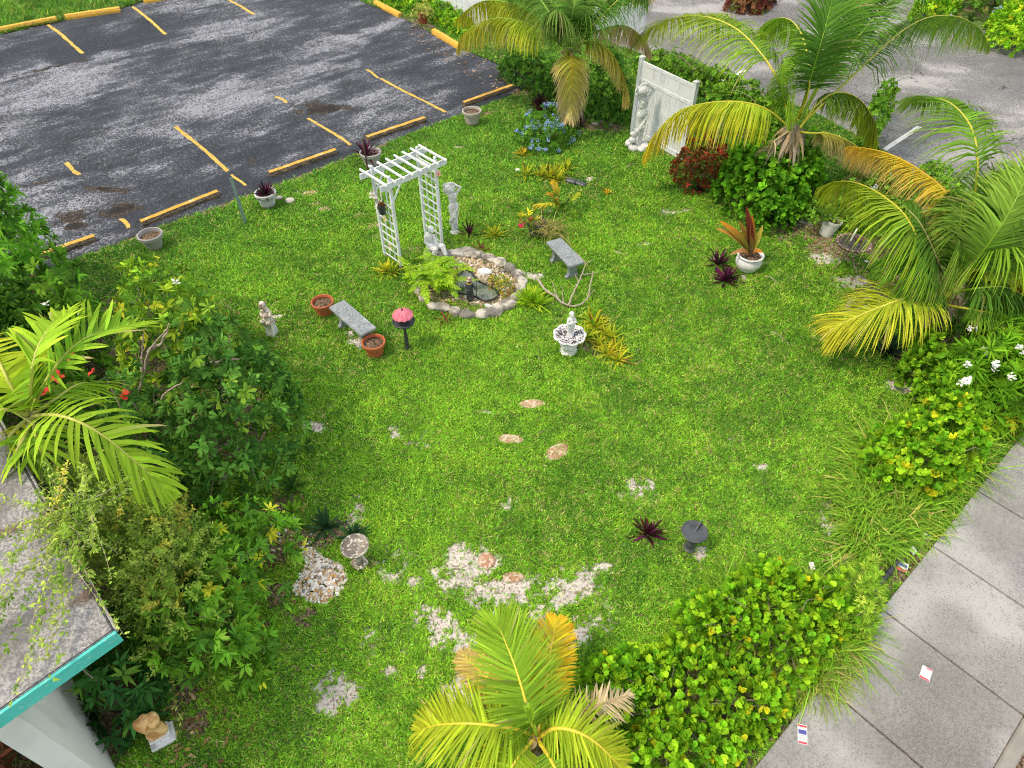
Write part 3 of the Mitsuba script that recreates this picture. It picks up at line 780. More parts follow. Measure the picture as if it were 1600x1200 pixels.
def bench(pts, lab):
    c, ang, L, W = rect_frame(pts, .43)
    k = thing('stone_bench', lab, 'bench', 'grey stone benches on the lawn')
    to = place(c[0], c[1], 0, ang)
    part(k, 'seat', box(0, 0, .40, L, W, .06, bevel=.012), 'granite', to=to)
    for sx in (-1, 1):
        m = extrude(LEGP, .085)
        m.apply_transform(trimesh.transformations.rotation_matrix(math.pi / 2, [1, 0, 0]))
        m.apply_transform(trimesh.transformations.rotation_matrix(math.pi / 2, [0, 0, 1]))
        m.apply_scale([1, W / .36, 1])
        m.apply_translation((sx * (L / 2 - .17) - .04, 0, 0))
        part(k, 'leg', m, 'granite', to=to)


bench([(514, 479), (537, 468), (588, 510), (563.5, 525)], 'blue grey speckled stone bench between the two terracotta pots')
bench([(853, 377), (877, 371), (914, 409), (890, 416)], 'grey stone bench by the dead branch, right of the stone ringed pond')

# white garden arbor
k = thing('arbor', 'white slatted garden arbor with lattice sides over the lawn', 'arbor')
NL, NR, FL, FR = (at(*p)[:2] for p in ((627, 418), (691, 385), (602, 400), (666, 365)))
au, av = unit(NR - NL), unit(FL - NL)
aw, ad = np.linalg.norm(NR - NL), np.linalg.norm(FL - NL)


def A3(u, v, z):
    q = NL + au * u + av * v
    return np.array([q[0], q[1], z])


adeg = math.degrees(math.atan2(au[1], au[0]))
for u in (0, aw):
    for v in (0, ad):
        q = A3(u, v, 0)
        part(k, 'post', box(0, 0, .99, .058, .058, 1.98, bevel=.006), 'white_vinyl', to=place(q[0], q[1], 0, adeg))
        part(k, 'post_cap', lathe([(0, .07), (.026, .055), (.034, .03), (.026, .005), (.022, 0), (0, 0)], 12), 'white_vinyl', to=place(q[0], q[1], 1.985, 0), smooth=40)
for v, o in ((0, -.045), (ad, .045)):
    m = beam(A3(-.25, v + o, 1.88), A3(aw + .25, v + o, 1.88), .03, .12)
    part(k, 'top_beam', m, 'white_vinyl')
for i in range(8):
    u = -.16 + (aw + .32) * i / 7
    part(k, 'rafter', beam(A3(u, -.16, 1.962), A3(u, ad + .16, 1.962), .034, .04), 'white_vinyl')
for u, s in ((0, 1), (aw, -1)):
    for v in (0, ad):
        part(k, 'brace', beam(A3(u + s * .02, v, 1.50), A3(u + s * .26, v, 1.82), .028, .03, up=(av[0], av[1], 0)), 'white_vinyl')
for u in (0, aw):
    for i in range(10):
        if u == 0 and i == 8:
            continue
        part(k, 'lattice_rail', beam(A3(u, .03, .10 + i * .178), A3(u, ad - .03, .10 + i * .178), .014, .034), 'white_vinyl')
    for j in (1, 2):
        part(k, 'lattice_upright', beam(A3(u + .012, ad * j / 3, .10), A3(u + .012, ad * j / 3, 1.74), .012, .026, up=(au[0], au[1], 0)), 'white_vinyl')
    part(k, 'side_beam', beam(A3(u, .03, 1.80), A3(u, ad - .03, 1.80), .02, .07), 'white_vinyl')


def blossom(c, r, n, col, cen, size=.05, seed=0):
    """A little bunch of cupped petals round the point c."""
    g = np.random.default_rng(seed + 50)
    P = np.array(c) + g.normal(0, r, (n, 3))
    ax = unit(g.normal(0, .5, (n, 3)) + [-.2, -.5, .8])
    pet = rosettes(P, ax, 5, size, size * .8, [(col, 1)], 'round', (55, 85), bend=-.2, jit=.15, tip=cen, r=g)
    lf = rosettes(P - ax * .02, -ax + .5 * g.normal(size=(n, 3)), 2, size * 1.3, size * .5, [((.10, .20, .03), 1)], 'oval', (40, 90), r=g)
    return merge([pet, lf])


for (u, v, z, n, r_, col, nm, sd) in [(-.03, ad + .02, 1.42, 7, .045, (.80, .36, .40), 'pale pink artificial blossoms tied high on the left side of the arbor', 1), (-.04, ad - .1, 1.22, 4, .04, (.82, .48, .48), 'pale pink artificial blossoms tied lower on the left side of the arbor', 2),
                                      (-.05, ad * .45, 1.05, 1, .01, (.80, .38, .06), 'single orange artificial flower on the left lattice of the arbor', 3), (-.04, ad * .4, .42, 1, .01, (.70, .35, .40), 'single faded pink flower low on the left lattice of the arbor', 4),
                                      (aw + .035, 0.0, 1.70, 2, .02, (.85, .10, .16), 'bright pink flower on the front right post of the arbor', 5), (aw - .03, ad * .45, 1.66, 2, .03, (.80, .42, .26), 'peach coloured flowers at the top of the right lattice', 6)]:
    kk = thing('artificial_flower', nm, 'artificial flower', 'artificial flowers tied to the white arbor')
    solo(kk, blossom(A3(u, v, z), r_, n, col, (.9, .75, .5), .055, sd), 'foliage')
kk = thing('hanging_pot', 'small black nursery pot hung on the left lattice of the arbor', 'pot')
q = A3(-.10, ad * .42, 1.20)
part(kk, 'shell', lathe([(0, 0), (.062, 0), (.078, .17), (.082, .17), (.082, .185), (.074, .185), (.07, .16), (0, .15)], 20), 'black_iron', to=place(*q[:2], q[2]), smooth=35)
part(kk, 'hook', tube([A3(-.10, ad * .42, 1.37), A3(-.05, ad * .42, 1.49), A3(.0, ad * .42, 1.47)], .004, 5), 'black_iron')
kk = thing('potted_plant', 'dried brown leaves in the black pot hung on the arbor', 'plant')
gg = np.random.default_rng(4)
solo(kk, rosettes(q + np.array([0, 0, .16]) + gg.normal(0, .025, (6, 3)), np.tile([0, 0, 1.0], (6, 1)), 5, .10, .03, [((.17, .07, .035), 1), ((.10, .05, .02), 1)], 'lance', (10, 70), r=gg), 'foliage')

# bird feeder
b = at(637, 545)
k = thing('bird_feeder', 'black post bird feeder with a pink fluted roof on the lawn', 'bird feeder')
to = T().translate([float(b[0]), float(b[1]), 0]).scale([.92, .92, 1.14])
part(k, 'post', lathe([(0, 0), (.062, 0), (.062, .02), (.050, .04), (.042, .1), (.034, .3), (.028, .56), (.05, .575), (0, .58)], 12), 'black_iron', to=to, smooth=30)
part(k, 'tray', lathe([(0, .53), (.09, .535), (.20, .545), (.215, .575), (.205, .58), (.19, .56), (0, .552)], 28), 'black_iron', to=to, smooth=35)
part(k, 'seed_holder', lathe([(0, .552), (.10, .555), (.115, .69), (0, .70)], 18), 'black_iron', to=to, smooth=30)
n_ = 48
prof = [(.02, .785), (.10, .762), (.185, .705), (.198, .685), (.185, .68), (.03, .765)]
m = lathe(prof, n_)
ph = np.arctan2(m.vertices[:, 1], m.vertices[:, 0])
rr = np.hypot(m.vertices[:, 0], m.vertices[:, 1])
m.vertices[:, 2] += .010 * np.cos(ph * 12) * np.minimum(rr / .19, 1)
m.vertices[:, :2] *= (1 + .025 * np.cos(ph * 12))[:, None]
part(k, 'roof', m, 'pink_paint', to=to, smooth=40)
part(k, 'finial', lathe([(0, .82), (.014, .812), (.02, .795), (.012, .78), (0, .78)], 12), 'black_iron', to=to, smooth=40)

# sundial
b = at(1073, 857)
k = thing('sundial', 'dark round sundial on a stubby pedestal in the lawn', 'sundial')
to = place(b[0] + .03, b[1], 0)
part(k, 'pedestal', lathe([(0, 0), (.085, 0), (.085, .025), (.06, .04), (.045, .08), (.06, .13), (.045, .17), (.036, .26), (.05, .36), (.075, .39), (0, .39)], 20), 'slate_iron', to=to, smooth=35)
part(k, 'dial', lathe([(0, .385), (.12, .388), (.16, .40), (.178, .43), (.170, .434), (.150, .420), (.12, .418), (.118, .423), (.095, .423), (.093, .418), (0, .418)], 40), 'slate_iron', to=to, smooth=30)
gn = extrude(Polygon([(-.02, .415), (.15, .415), (.15, .43), (.165, .545), (.155, .548)]), .012, -.006)
gn.apply_transform(trimesh.transformations.rotation_matrix(math.pi / 2, [1, 0, 0]))
part(k, 'gnomon', gn, 'slate_iron', to=T().translate([float(b[0]) + .03, float(b[1]), 0]).rotate([0, 0, 1], 48))

# birdbath
b = at(563, 881)
k = thing('birdbath', 'small weathered grey birdbath beside the pebble pile', 'birdbath')
to = place(b[0], b[1], 0)
part(k, 'pedestal', rock(.11, .10, .06, 3, 2, .3), 'aged_cream_stone', to=place(b[0], b[1], .03))
m = lathe([(0, 0), (.085, 0), (.09, .05), (.06, .09), (.05, .2), (.06, .3), (.095, .37), (0, .37)], 24)
ph = np.arctan2(m.vertices[:, 1], m.vertices[:, 0])
m.vertices[:, :2] *= (1 + .09 * np.cos(ph * 7) + .05 * np.sin(m.vertices[:, 2] * 60 + ph * 3))[:, None]
part(k, 'stem', m, 'grey_cast_stone', to=to, smooth=40)
part(k, 'bowl', lathe([(0, .36), (.08, .365), (.15, .40), (.185, .45), (.186, .465), (.172, .468), (.155, .445), (.10, .42), (0, .412)], 36), 'grey_cast_stone', to=to, smooth=40)

# tiered basin with a child figure
b = at(888, 549)
k = thing('birdbath', 'white shell shaped birdbath with a child figure beside yellow bromeliads', 'birdbath')
to = place(b[0], b[1], 0)
m = lathe([(0, 0), (.155, 0), (.16, .03), (.125, .05), (.115, .09), (.15, .14), (.155, .18), (.105, .25), (.085, .28), (.12, .31), (0, .31)], 36)
ph = np.arctan2(m.vertices[:, 1], m.vertices[:, 0])
m.vertices[:, :2] *= (1 + .05 * np.cos(ph * 8))[:, None]
part(k, 'pedestal', m, 'white_cast_stone', to=to, smooth=40)
m = lathe([(0, .29), (.12, .30), (.22, .335), (.275, .38), (.285, .405), (.275, .418), (.255, .412), (.245, .398)], 72)
ph = np.arctan2(m.vertices[:, 1], m.vertices[:, 0])
rr = np.hypot(m.vertices[:, 0], m.vertices[:, 1])
sc = (1 + .085 * np.abs(np.cos(ph * 4.5)) * np.clip(rr / .28, 0, 1) - .03)
m.vertices[:, :2] *= sc[:, None]
part(k, 'bowl', m, 'white_cast_stone', to=to, smooth=40)
m = lathe([(.253, .403), (.2, .375), (.1, .358), (0, .355)], 72)
ph = np.arctan2(m.vertices[:, 1], m.vertices[:, 0])
rr = np.hypot(m.vertices[:, 0], m.vertices[:, 1])
m.vertices[:, :2] *= (1 + .085 * np.abs(np.cos(ph * 4.5)) * np.clip(rr / .28, 0, 1) - .03)[:, None]
if m.face_normals[:, 2].mean() < 0:
    m.invert()
part(k, 'basin', m, 'dirty_basin', to=to, smooth=40)
fig = body([((0, 0, .0), .07, (0, 0, .10), .05), ((0, 0, .10), .05, (.02, 0, .18), .045), ((-.02, -.02, .16), .04, (-.03, -.02, .26), .048), ((.02, -.01, .16), .042, (.03, -.01, .26), .048),
            ((0, -.01, .25), .055, (0, 0, .36), .058), ((0, 0, .36), .055, (0, 0, .43), .048), ((0, 0, .43), .03, (0, -.005, .50), .028), ((0, -.015, .52), .045, (0, 0, .54), .05), ((0, -.055, .515), .010, (0, -.055, .505), .009),
            ((-.055, 0, .43), .024, (-.08, -.05, .35), .02), ((-.08, -.05, .35), .02, (-.02, -.08, .36), .018), ((.055, 0, .43), .024, (.085, -.04, .36), .02), ((.085, -.04, .36), .02, (.02, -.08, .38), .018),
            ((.0, -.08, .35), .03, (.0, -.085, .40), .026)], .014, 6)
part(k, 'child_figure', fig, 'white_cast_stone', to=place(b[0] + .01, b[1] + .02, .355, 10, .92), smooth=True)


# statues
def woman(base, h, face, lab, rot=0, rocks=False):
    """A draped standing woman lifting a jar beside her head."""
    S = h / 1.60
    B = [((0, 0, .07), .09, (0, 0, .12), .08), ((-.045, -.02, .12), .055, (-.03, -.01, .52), .072), ((.045, 0, .12), .052, (.05, -.01, .52), .074), ((-.03, 0, .52), .075, (-.06, .0, .85), .100), ((.05, -.01, .52), .078, (.065, 0, .85), .106),
         ((0, 0, .86), .125, (0, 0, .96), .105), ((0, 0, .96), .10, (0, 0, 1.06), .085), ((-.04, -.01, 1.06), .085, (-.06, -.01, 1.22), .085), ((.04, -.01, 1.06), .085, (.06, -.01, 1.22), .085), ((-.055, -.075, 1.17), .045, (-.05, -.06, 1.18), .05), ((.055, -.075, 1.17), .045, (.05, -.06, 1.18), .05),
         ((-.12, 0, 1.25), .05, (.12, 0, 1.25), .05), ((0, 0, 1.26), .048, (.02, -.01, 1.36), .042), ((.03, -.02, 1.42), .075, (.03, .0, 1.46), .085), ((.03, -.095, 1.415), .014, (.03, -.088, 1.44), .012), ((.03, .05, 1.45), .06, (.03, .07, 1.40), .045),
         ((-.13, 0, 1.26), .046, (-.26, -.02, 1.36), .040), ((-.26, -.02, 1.36), .040, (-.20, -.06, 1.56), .030), ((.13, 0, 1.26), .046, (.26, -.03, 1.42), .040), ((.26, -.03, 1.42), .040, (.02, -.03, 1.58), .032),
         ((.02, -.03, 1.58), .030, (-.12, -.05, 1.60), .026), ((-.20, -.06, 1.56), .028, (-.15, -.07, 1.60), .022),
         ((-.05, -.09, .55), .05, (.09, -.09, .80), .045), ((-.10, -.04, .46), .06, (.02, -.10, .58), .05), ((.08, -.08, .80), .045, (.13, .02, .90), .05), ((-.10, -.05, .48), .05, (-.12, .02, .30), .04)]
    B = [(np.array(p) * 1.0, r1, np.array(q) * 1.0, r2) for p, r1, q, r2 in B]
    m = body(B, .018, 4)
    v = m.vertices
    low = np.clip((.95 - v[:, 2]) / .3, 0, 1)
    ph = np.arctan2(v[:, 1], v[:, 0])
    v[:, :2] *= (1 + low * .05 * np.sin(ph * 11 + v[:, 2] * 7))[:, None]
    m.vertices = v
    k = thing('statue', lab, 'statue')
    to = place(base[0], base[1], 0, face) @ T().scale([S * .88, S * .88, S])
    part(k, 'figure', m, 'white_cast_stone', to=to, smooth=True)
    jar = lathe([(0, -.14), (.05, -.14), (.10, -.06), (.12, .02), (.10, .09), (.055, .13), (.06, .16), (.085, .18), (.075, .185), (.045, .15), (0, .14)], 24)
    jar.apply_transform(trimesh.transformations.rotation_matrix(math.radians(-62 if not rocks else -75), [.45, 1, 0]))
    jar.apply_translation((-.12, -.07, 1.46))
    part(k, 'jar', jar, 'white_cast_stone', to=to, smooth=40)
    if rocks:
        ms = []
        for i, (x, y, r_, z) in enumerate([(-.2, -.1, .13, .05), (.15, -.15, .14, .05), (0, -.22, .12, .05), (-.22, .1, .12, .12), (-.2, 0, .10, .25), (-.17, .05, .09, .36), (.2, .08, .14, .06), (0, .15, .15, .06)]):
            q = rock(r_, r_, r_ * .8, 40 + i, 2, .35)
            q.apply_translation((x, y, z))
            ms.append(q)
        part(k, 'rock_base', join(ms), 'white_cast_stone', to=to, smooth=True)
    else:
        part(k, 'plinth', lathe([(0, 0), (.15, 0), (.15, .05), (.125, .07), (.12, .09), (0, .09)], 20), 'white_cast_stone', to=to, smooth=30)
    return k


woman(at(711, 364), 1.22, 12, 'white statue of a draped woman raising a jar, right of the arbor')
woman(at(996, 231), 1.66, 20, 'white statue of a woman with a jar on rocks before the fence panel', rocks=True)

# small seated statue at the pond
b = at(676, 402)
k = thing('statue', 'small pale kneeling figure statue on a rock at the pond, behind the fern', 'statue')
to = place(b[0], b[1], 0, 10)
m = body([((0, 0, .28), .09, (-.02, 0, .36), .085), ((-.02, 0, .36), .08, (-.04, 0, .48), .085), ((-.04, 0, .48), .085, (-.03, -.01, .55), .075), ((-.02, -.01, .58), .04, (.01, -.03, .63), .038), ((.02, -.04, .68), .062, (.02, -.02, .70), .068), ((.045, -.10, .665), .014, (.045, -.095, .68), .012),
          ((-.10, -.02, .54), .035, (-.12, -.06, .42), .03), ((-.12, -.06, .42), .03, (-.02, -.12, .33), .026), ((.06, -.03, .54), .035, (.10, -.08, .43), .03), ((.10, -.08, .43), .03, (.12, -.12, .32), .025),
          ((-.04, -.04, .30), .075, (.06, -.20, .32), .06), ((.06, -.20, .32), .058, (.02, -.24, .14), .045), ((.04, 0, .29), .08, (.22, -.10, .31), .062), ((.22, -.10, .31), .06, (.26, -.2, .18), .045)], .016, 6)
part(k, 'figure', m, 'white_cast_stone', to=to, smooth=True)
m = rock(.25, .22, .15, 8, 3, .35)
m.apply_translation((.06, -.05, .12))
part(k, 'rock_base', m, 'grey_cast_stone', to=to, smooth=True)

# child statue on a square pillar
b = at(427, 523)
k = thing('statue', 'weathered cream statue of a child reading on a pale square pillar', 'statue')
to = place(b[0], b[1], 0, -18, .86)
m = trimesh.convex.convex_hull(np.array([(x * w, y * w, z) for x in (-1, 1) for y in (-1, 1) for w, z in ((.095, 0), (.075, .33))])).subdivide_to_size(.03)
ph = np.arctan2(m.vertices[:, 1], m.vertices[:, 0])
m.vertices[:, :2] *= (1 - .04 * (np.cos(ph * 20) > 0))[:, None]
part(k, 'pillar', m, 'white_cast_stone', to=to)
part(k, 'capital', box(0, 0, .35, .24, .24, .05, bevel=.015), 'aged_cream_stone', to=to)
m = body([((0, 0, .40), .11, (0, .01, .50), .085), ((0, .01, .50), .085, (0, .02, .64), .07), ((0, .02, .64), .075, (0, .02, .68), .06), ((-.01, .0, .70), .03, (-.02, -.02, .74), .028), ((-.03, -.02, .79), .068, (-.03, -.0, .82), .075), ((-.03, -.09, .775), .014, (-.03, -.085, .79), .012), ((-.03, .05, .78), .055, (-.03, .05, .72), .04),
          ((-.08, .02, .66), .032, (-.115, -.03, .58), .03), ((-.115, -.03, .58), .03, (-.03, -.10, .58), .024), ((.08, .02, .66), .032, (.115, -.03, .58), .03), ((.115, -.03, .58), .03, (.03, -.10, .58), .024),
          ((-.05, -.03, .42), .06, (-.06, -.12, .44), .05), ((.05, -.03, .42), .06, (.07, -.12, .43), .05), ((-.06, -.12, .44), .045, (-.05, -.10, .39), .04), ((.07, -.12, .43), .045, (.06, -.11, .39), .04)], .016, 5)
ph = np.arctan2(m.vertices[:, 1], m.vertices[:, 0])
m.vertices[:, :2] *= (1 + .05 * np.sin(ph * 9 + m.vertices[:, 2] * 20) * np.clip((.66 - m.vertices[:, 2]) / .15, 0, 1))[:, None]
part(k, 'figure', m, 'aged_cream_stone', to=to, smooth=True)
part(k, 'book', join([beam((-.045, -.115, .60), (-.002, -.105, .585), .09, .012), beam((.002, -.105, .585), (.045, -.115, .60), .09, .012)]), 'aged_cream_stone', to=to)

# torso bust on a stepped plinth
b = at(256, 1153)
k = thing('statue', 'golden brown torso bust on a white square plinth by the house wall', 'statue')
to = place(b[0], b[1], 0, 32, .88)
scene['golden_cast'] = pr(proc(lambda p, n, uv: mix(mix((.46, .24, .08), (.74, .50, .24), smoothstep(.35, .65, fbm(p.x * 12, p.y * 12, p.z * 12))), (.80, .74, .66), smoothstep(.55, .70, p.z - .10 + (noise(p.x * 20, p.y * 20, p.z * 20) - .5) * .18))), .6)
part(k, 'plinth', box(0, 0, .04, .30, .26, .08, bevel=.008), 'white_cast_stone', to=to)
part(k, 'pedestal', box(0, 0, .12, .17, .15, .10, bevel=.008), 'white_cast_stone', to=to)
part(k, 'cap_stone', box(0, 0, .185, .25, .19, .03, bevel=.008), 'white_cast_stone', to=to)
m = body([((-.045, 0, .25), .088, (.045, 0, .25), .088), ((-.04, 0, .25), .088, (-.025, 0, .40), .078), ((.04, 0, .25), .088, (.025, 0, .40), .078), ((-.025, 0, .40), .078, (-.055, 0, .58), .088), ((.025, 0, .40), .078, (.055, 0, .58), .088),
          ((-.055, -.035, .56), .062, (-.05, -.03, .55), .062), ((.055, -.035, .56), .062, (.05, -.03, .55), .062), ((-.08, 0, .64), .062, (.08, 0, .64), .062), ((0, 0, .64), .07, (0, 0, .70), .055)], .018, 6)
m.vertices[:, 2] = np.clip(m.vertices[:, 2], .20, .715)
part(k, 'torso', m, 'golden_cast', to=to, smooth=True)

# mosaic table with things left on it
b = at(1331, 402)
c = at(1334, 379, .62)
k = thing('table', 'round mosaic garden table on thin splayed metal legs, half under the palm', 'table')
to = place(c[0], c[1], 0)
part(k, 'tabletop', lathe([(0, .595), (.34, .595), (.345, .60), (.345, .615), (.34, .62), (0, .62)], 48), 'mosaic', to=to, smooth=30)
for ring, (r0, r1, n_) in enumerate(((.285, .345, 40), (.215, .275, 32), (.15, .165, 24))):
    ms = {0: [], 1: []}
    for i in range(n_):
        a0, a1 = 2 * math.pi * i / n_, 2 * math.pi * (i + .78) / n_
        q = extrude(Polygon([(r0 * math.cos(a0), r0 * math.sin(a0)), (r1 * math.cos(a0), r1 * math.sin(a0)), (r1 * math.cos(a1), r1 * math.sin(a1)), (r0 * math.cos(a1), r0 * math.sin(a1))]), .009, .617)
        ms[i % 2].append(q)
    V = []
    for j, cols in ((0, [(.20, .09, .065), (.06, .05, .05), (.04, .038, .038)]), (1, [(.34, .28, .24), (.10, .065, .055), (.03, .028, .028)])):
        q = join(ms[j])
        V.append((np.array(q.vertices), np.array(q.faces), np.tile(cols[ring], (len(q.vertices), 1)) * np.repeat(rng.uniform(.6, 1.3, (len(q.vertices) // 8 + 1, 1)), 8, 0)[:len(q.vertices)]))
    v, f, cc = merge(V)
    part(k, 'mosaic_tile', (v, f, cc), 'satin_colour', to=to, kind='stuff', label='small rectangular mosaic tiles of one ring')
for i in range(3):
    a = math.radians(80 + i * 120)
    e = np.array([math.cos(a), math.sin(a), 0])
    cv = curve([e * .10 + [0, 0, .59], e * .13 + [0, 0, .45], e * .10 + [0, 0, .30], e * .20 + [0, 0, .12], e * .30 + [0, 0, .0]], 14)
    part(k, 'leg', tube(cv, .013, 6), 'tan_metal', to=to, smooth=40)
kk = thing('stick', 'short white stick lying on the mosaic table', 'stick')
p, q = at(1329, 376, .64), at(1339, 358, .70)
solo(kk, tube([p, q], .018, 10), 'white_vinyl', smooth=40)
kk = thing('tile', 'square brown tile lying on the mosaic table', 'tile')
p = at(1345, 373, .64)
solo(kk, box(0, 0, .012, .17, .16, .024, bevel=.004, deg=-35), 'rust_wood', to=place(p[0], p[1], .627))

# vinyl fence panel
k = thing('fence_panel', 'white vinyl fence panel between two capped posts, tilted back', 'fence')
p, q = at(988, 208)[:2], at(1088, 131, 1.92)[:2]
FL_ = float(np.linalg.norm(q - p))
d = (q - p) / np.linalg.norm(q - p)
fdeg = math.degrees(math.atan2(d[1], d[0]))
to = place(p[0], p[1], 0, fdeg)
for x in (0, FL_):
    part(k, 'post', box(x, 0, .98, .11, .11, 1.96, bevel=.008), 'white_vinyl', to=to)
    part(k, 'post_cap', trimesh.convex.convex_hull(np.array([(x + sx * w, sy * w, z) for sx in (-1, 1) for sy in (-1, 1) for w, z in ((.066, 1.955), (.066, 1.975), (.015, 2.01))])), 'white_vinyl', to=to)
for z, h in ((1.84, .09), (1.44, .09), (.10, .14)):
    part(k, 'rail', box(FL_ / 2, 0, z, FL_ - .11, .05, h, bevel=.006), 'white_vinyl', to=to)
for i in range(11):
    w = (FL_ - .11) / 11
    part(k, 'board', box(.055 + w * (i + .5), 0, .79, w - .004, .022, 1.22, bevel=.004), 'white_vinyl', to=to)
part(k, 'privacy_board', box(FL_ / 2, 0, 1.64, FL_ - .11, .022, .31, bevel=.004), 'white_vinyl', to=to)


def board_fence(p, q, h, n, lab, tilt=0):
    k = thing('board_fence', lab, 'fence')
    d = (q - p) / np.linalg.norm(q - p)
    to = place(p[0], p[1], 0, math.degrees(math.atan2(d[1], d[0])))
    L = np.linalg.norm(q - p)
    for i in range(n):
        part(k, 'board', box(L * (i + .5) / n, 0, h / 2, L / n - .012, .03, h, bevel=.005), 'white_vinyl', to=to)
    for i in range(0, n + 1, 4):
        part(k, 'post', box(L * i / n, .045, h / 2 + .03, .11, .05, h + .06, bevel=.008), 'white_vinyl', to=to)
    part(k, 'rail', box(L / 2, .035, h * .3, L, .03, .08, bevel=.005), 'white_vinyl', to=to)


board_fence(at(628, -12)[:2], at(760, 52)[:2], 1.3, 16, 'white board fence at the top edge beyond the weeds by the lot')
board_fence(at(925, 62)[:2], at(1004, 58)[:2], 1.0, 12, 'white board fence glimpsed through the fronds behind the left palm')


# ------------------------------------------------------------------ pond in its ring of stones
def ring_pts(pts, z=0.0):
    return np.array([at(px, py, z)[:2] for px, py in pts])


pond = thing('garden_pond', 'small kidney shaped black lined pond in a ring of pale stones', 'pond')
RING = [(662, 425), (655, 440), (654, 456), (662, 469), (676, 481), (692, 483.5), (711, 490), (731, 494), (755, 493), (775, 488), (793, 479), (806, 468), (813, 455), (816, 442), (808, 431), (797, 422), (781, 412), (765, 406), (745, 401), (728, 397), (711, 399), (697, 403)]
SIZE = [.10, .12, .12, .13, .13, .17, .14, .17, .19, .22, .22, .16, .16, .15, .16, .17, .17, .18, .16, .24, .20, .18]
ringw = ring_pts(RING)
for i, (c, s_) in enumerate(zip(ringw, SIZE)):
    t_ = ringw[(i + 1) % len(ringw)] - ringw[i - 1]
    m = rock(s_, s_ * .68, .085 + .03 * (i % 3 == 0), 60 + i, 2, .30)
    m.apply_transform(trimesh.transformations.rotation_matrix(math.atan2(t_[1], t_[0]) + .2 * math.sin(i * 5), [0, 0, 1]))
    m.apply_translation((c[0], c[1], .045))
    part(pond, 'border_stone', m, 'limestone', smooth=50)
bed = Polygon(ringw).buffer(-.02)
part(pond, 'bed', sheet(bed, .012), 'pebble_bed')
KID = [(705, 456), (706, 447), (713, 438), (719, 429), (726, 423), (733, 424), (738, 429), (743, 436), (750, 442), (758, 446), (767, 450), (776, 456), (779, 462), (775, 467), (767, 470.5), (757, 471.5), (747, 467), (738, 463), (728, 461), (715, 459)]
kc = curve(np.vstack([np.column_stack([ring_pts(KID), np.zeros(len(KID))]), np.append(at(705, 456)[:2], 0)[None]]), 90)
part(pond, 'liner', tube(kc + [0, 0, .03], .020, 7, cap=False), 'liner', smooth=True)
part(pond, 'water', sheet(Polygon(kc[:, :2]).buffer(0), .022), 'pond_water')
g = np.random.default_rng(21)


def pebbles(P, s, cols, seed, z=.015):
    g = np.random.default_rng(seed)
    base = trimesh.creation.icosphere(subdivisions=0)
    ms = []
    for p in P:
        R = trimesh.transformations.random_rotation_matrix(g.random(3))[:3, :3]
        a = s * g.uniform(.5, 1.35) * g.uniform([.8, .6, .45], [1.2, 1, .8])
        v = (base.vertices * a) @ R.T
        ms.append((v + [p[0], p[1], z + (p[2] if len(p) > 2 else 0)], np.array(base.faces), np.tile(pick(cols, 1, g, .15), (len(v), 1))))
    return merge(ms)


def in_poly(poly, n, seed):
    g = np.random.default_rng(seed)
    x0, y0, x1, y1 = poly.bounds
    P = np.column_stack([g.uniform(x0, x1, n * 4), g.uniform(y0, y1, n * 4)])
    return P[shapely.contains_xy(poly, P[:, 0], P[:, 1])][:n]


STONEC = [((.55, .50, .42), 3), ((.62, .58, .52), 2), ((.42, .28, .15), 2), ((.30, .24, .17), 1), ((.48, .38, .25), 2)]
kp = Polygon(kc[:, :2]).buffer(.04)
P = np.vstack([in_poly(wpoly([(706, 405), (735, 402), (765, 410), (790, 424), (812, 450), (800, 472), (780, 480), (782, 455), (770, 445), (745, 432), (738, 420), (715, 415)]), 330, 1), in_poly(wpoly([(700, 470), (735, 462), (770, 475), (760, 486), (720, 485)]), 70, 2)])
P = P[~shapely.contains_xy(kp, P[:, 0], P[:, 1])]
part(pond, 'pebble', pebbles(P, .032, STONEC, 5), 'dull_colour', kind='stuff')
for px, py, r_, lab in ((757, 427, .15, 'large white rock'), (762, 480, .075, 'small white rock'), (785, 425, .06, 'yellowish rock'), (720, 412, .06, 'dark rock'), (742, 478, .06, 'pale rock')):
    b = at(px, py)
    m = rock(r_, r_ * .75, r_ * .55, px, 2, .35)
    m.apply_translation((b[0], b[1], .03))
    kk = part(pond, 'rock', m, 'white_cast_stone' if 'white' in lab else 'limestone', smooth=45, label=lab + ' in the pond bed')
b = at(735, 470)
k = thing('statue', 'dark little figure in a brown hat holding a rod at the pond edge', 'statue')
to = place(b[0], b[1], .02, 8, .80)
m = body([((0, 0, .0), .07, (0, 0, .06), .075), ((-.035, 0, .06), .05, (-.03, 0, .24), .06), ((.04, 0, .06), .05, (.03, 0, .24), .06), ((0, 0, .26), .075, (0, .01, .42), .075), ((0, .01, .42), .075, (0, .01, .47), .055), ((0, 0, .48), .03, (0, 0, .53), .03), ((0, -.01, .56), .055, (0, 0, .58), .055),
          ((-.07, .01, .46), .03, (-.10, -.03, .36), .027), ((-.10, -.03, .36), .027, (-.02, -.10, .36), .022), ((.07, .01, .46), .03, (.12, -.03, .38), .027), ((.12, -.03, .38), .027, (.15, -.09, .33), .022)], .016, 5)
part(k, 'figure', m, 'black_iron', to=to, smooth=True)
part(k, 'hat', lathe([(0, .675), (.04, .67), (.056, .63), (.082, .610), (.078, .604), (0, .605)], 20), 'tan_metal', to=to, smooth=40)
part(k, 'scarf', lathe([(.0, .535), (.045, .53), (.06, .505), (.04, .485), (0, .48)], 16), 'line_paint', to=to, smooth=40)
part(k, 'rod', tube([(.15, -.09, .12), (.155, -.09, .62)], .010, 6), 'black_iron', to=to)

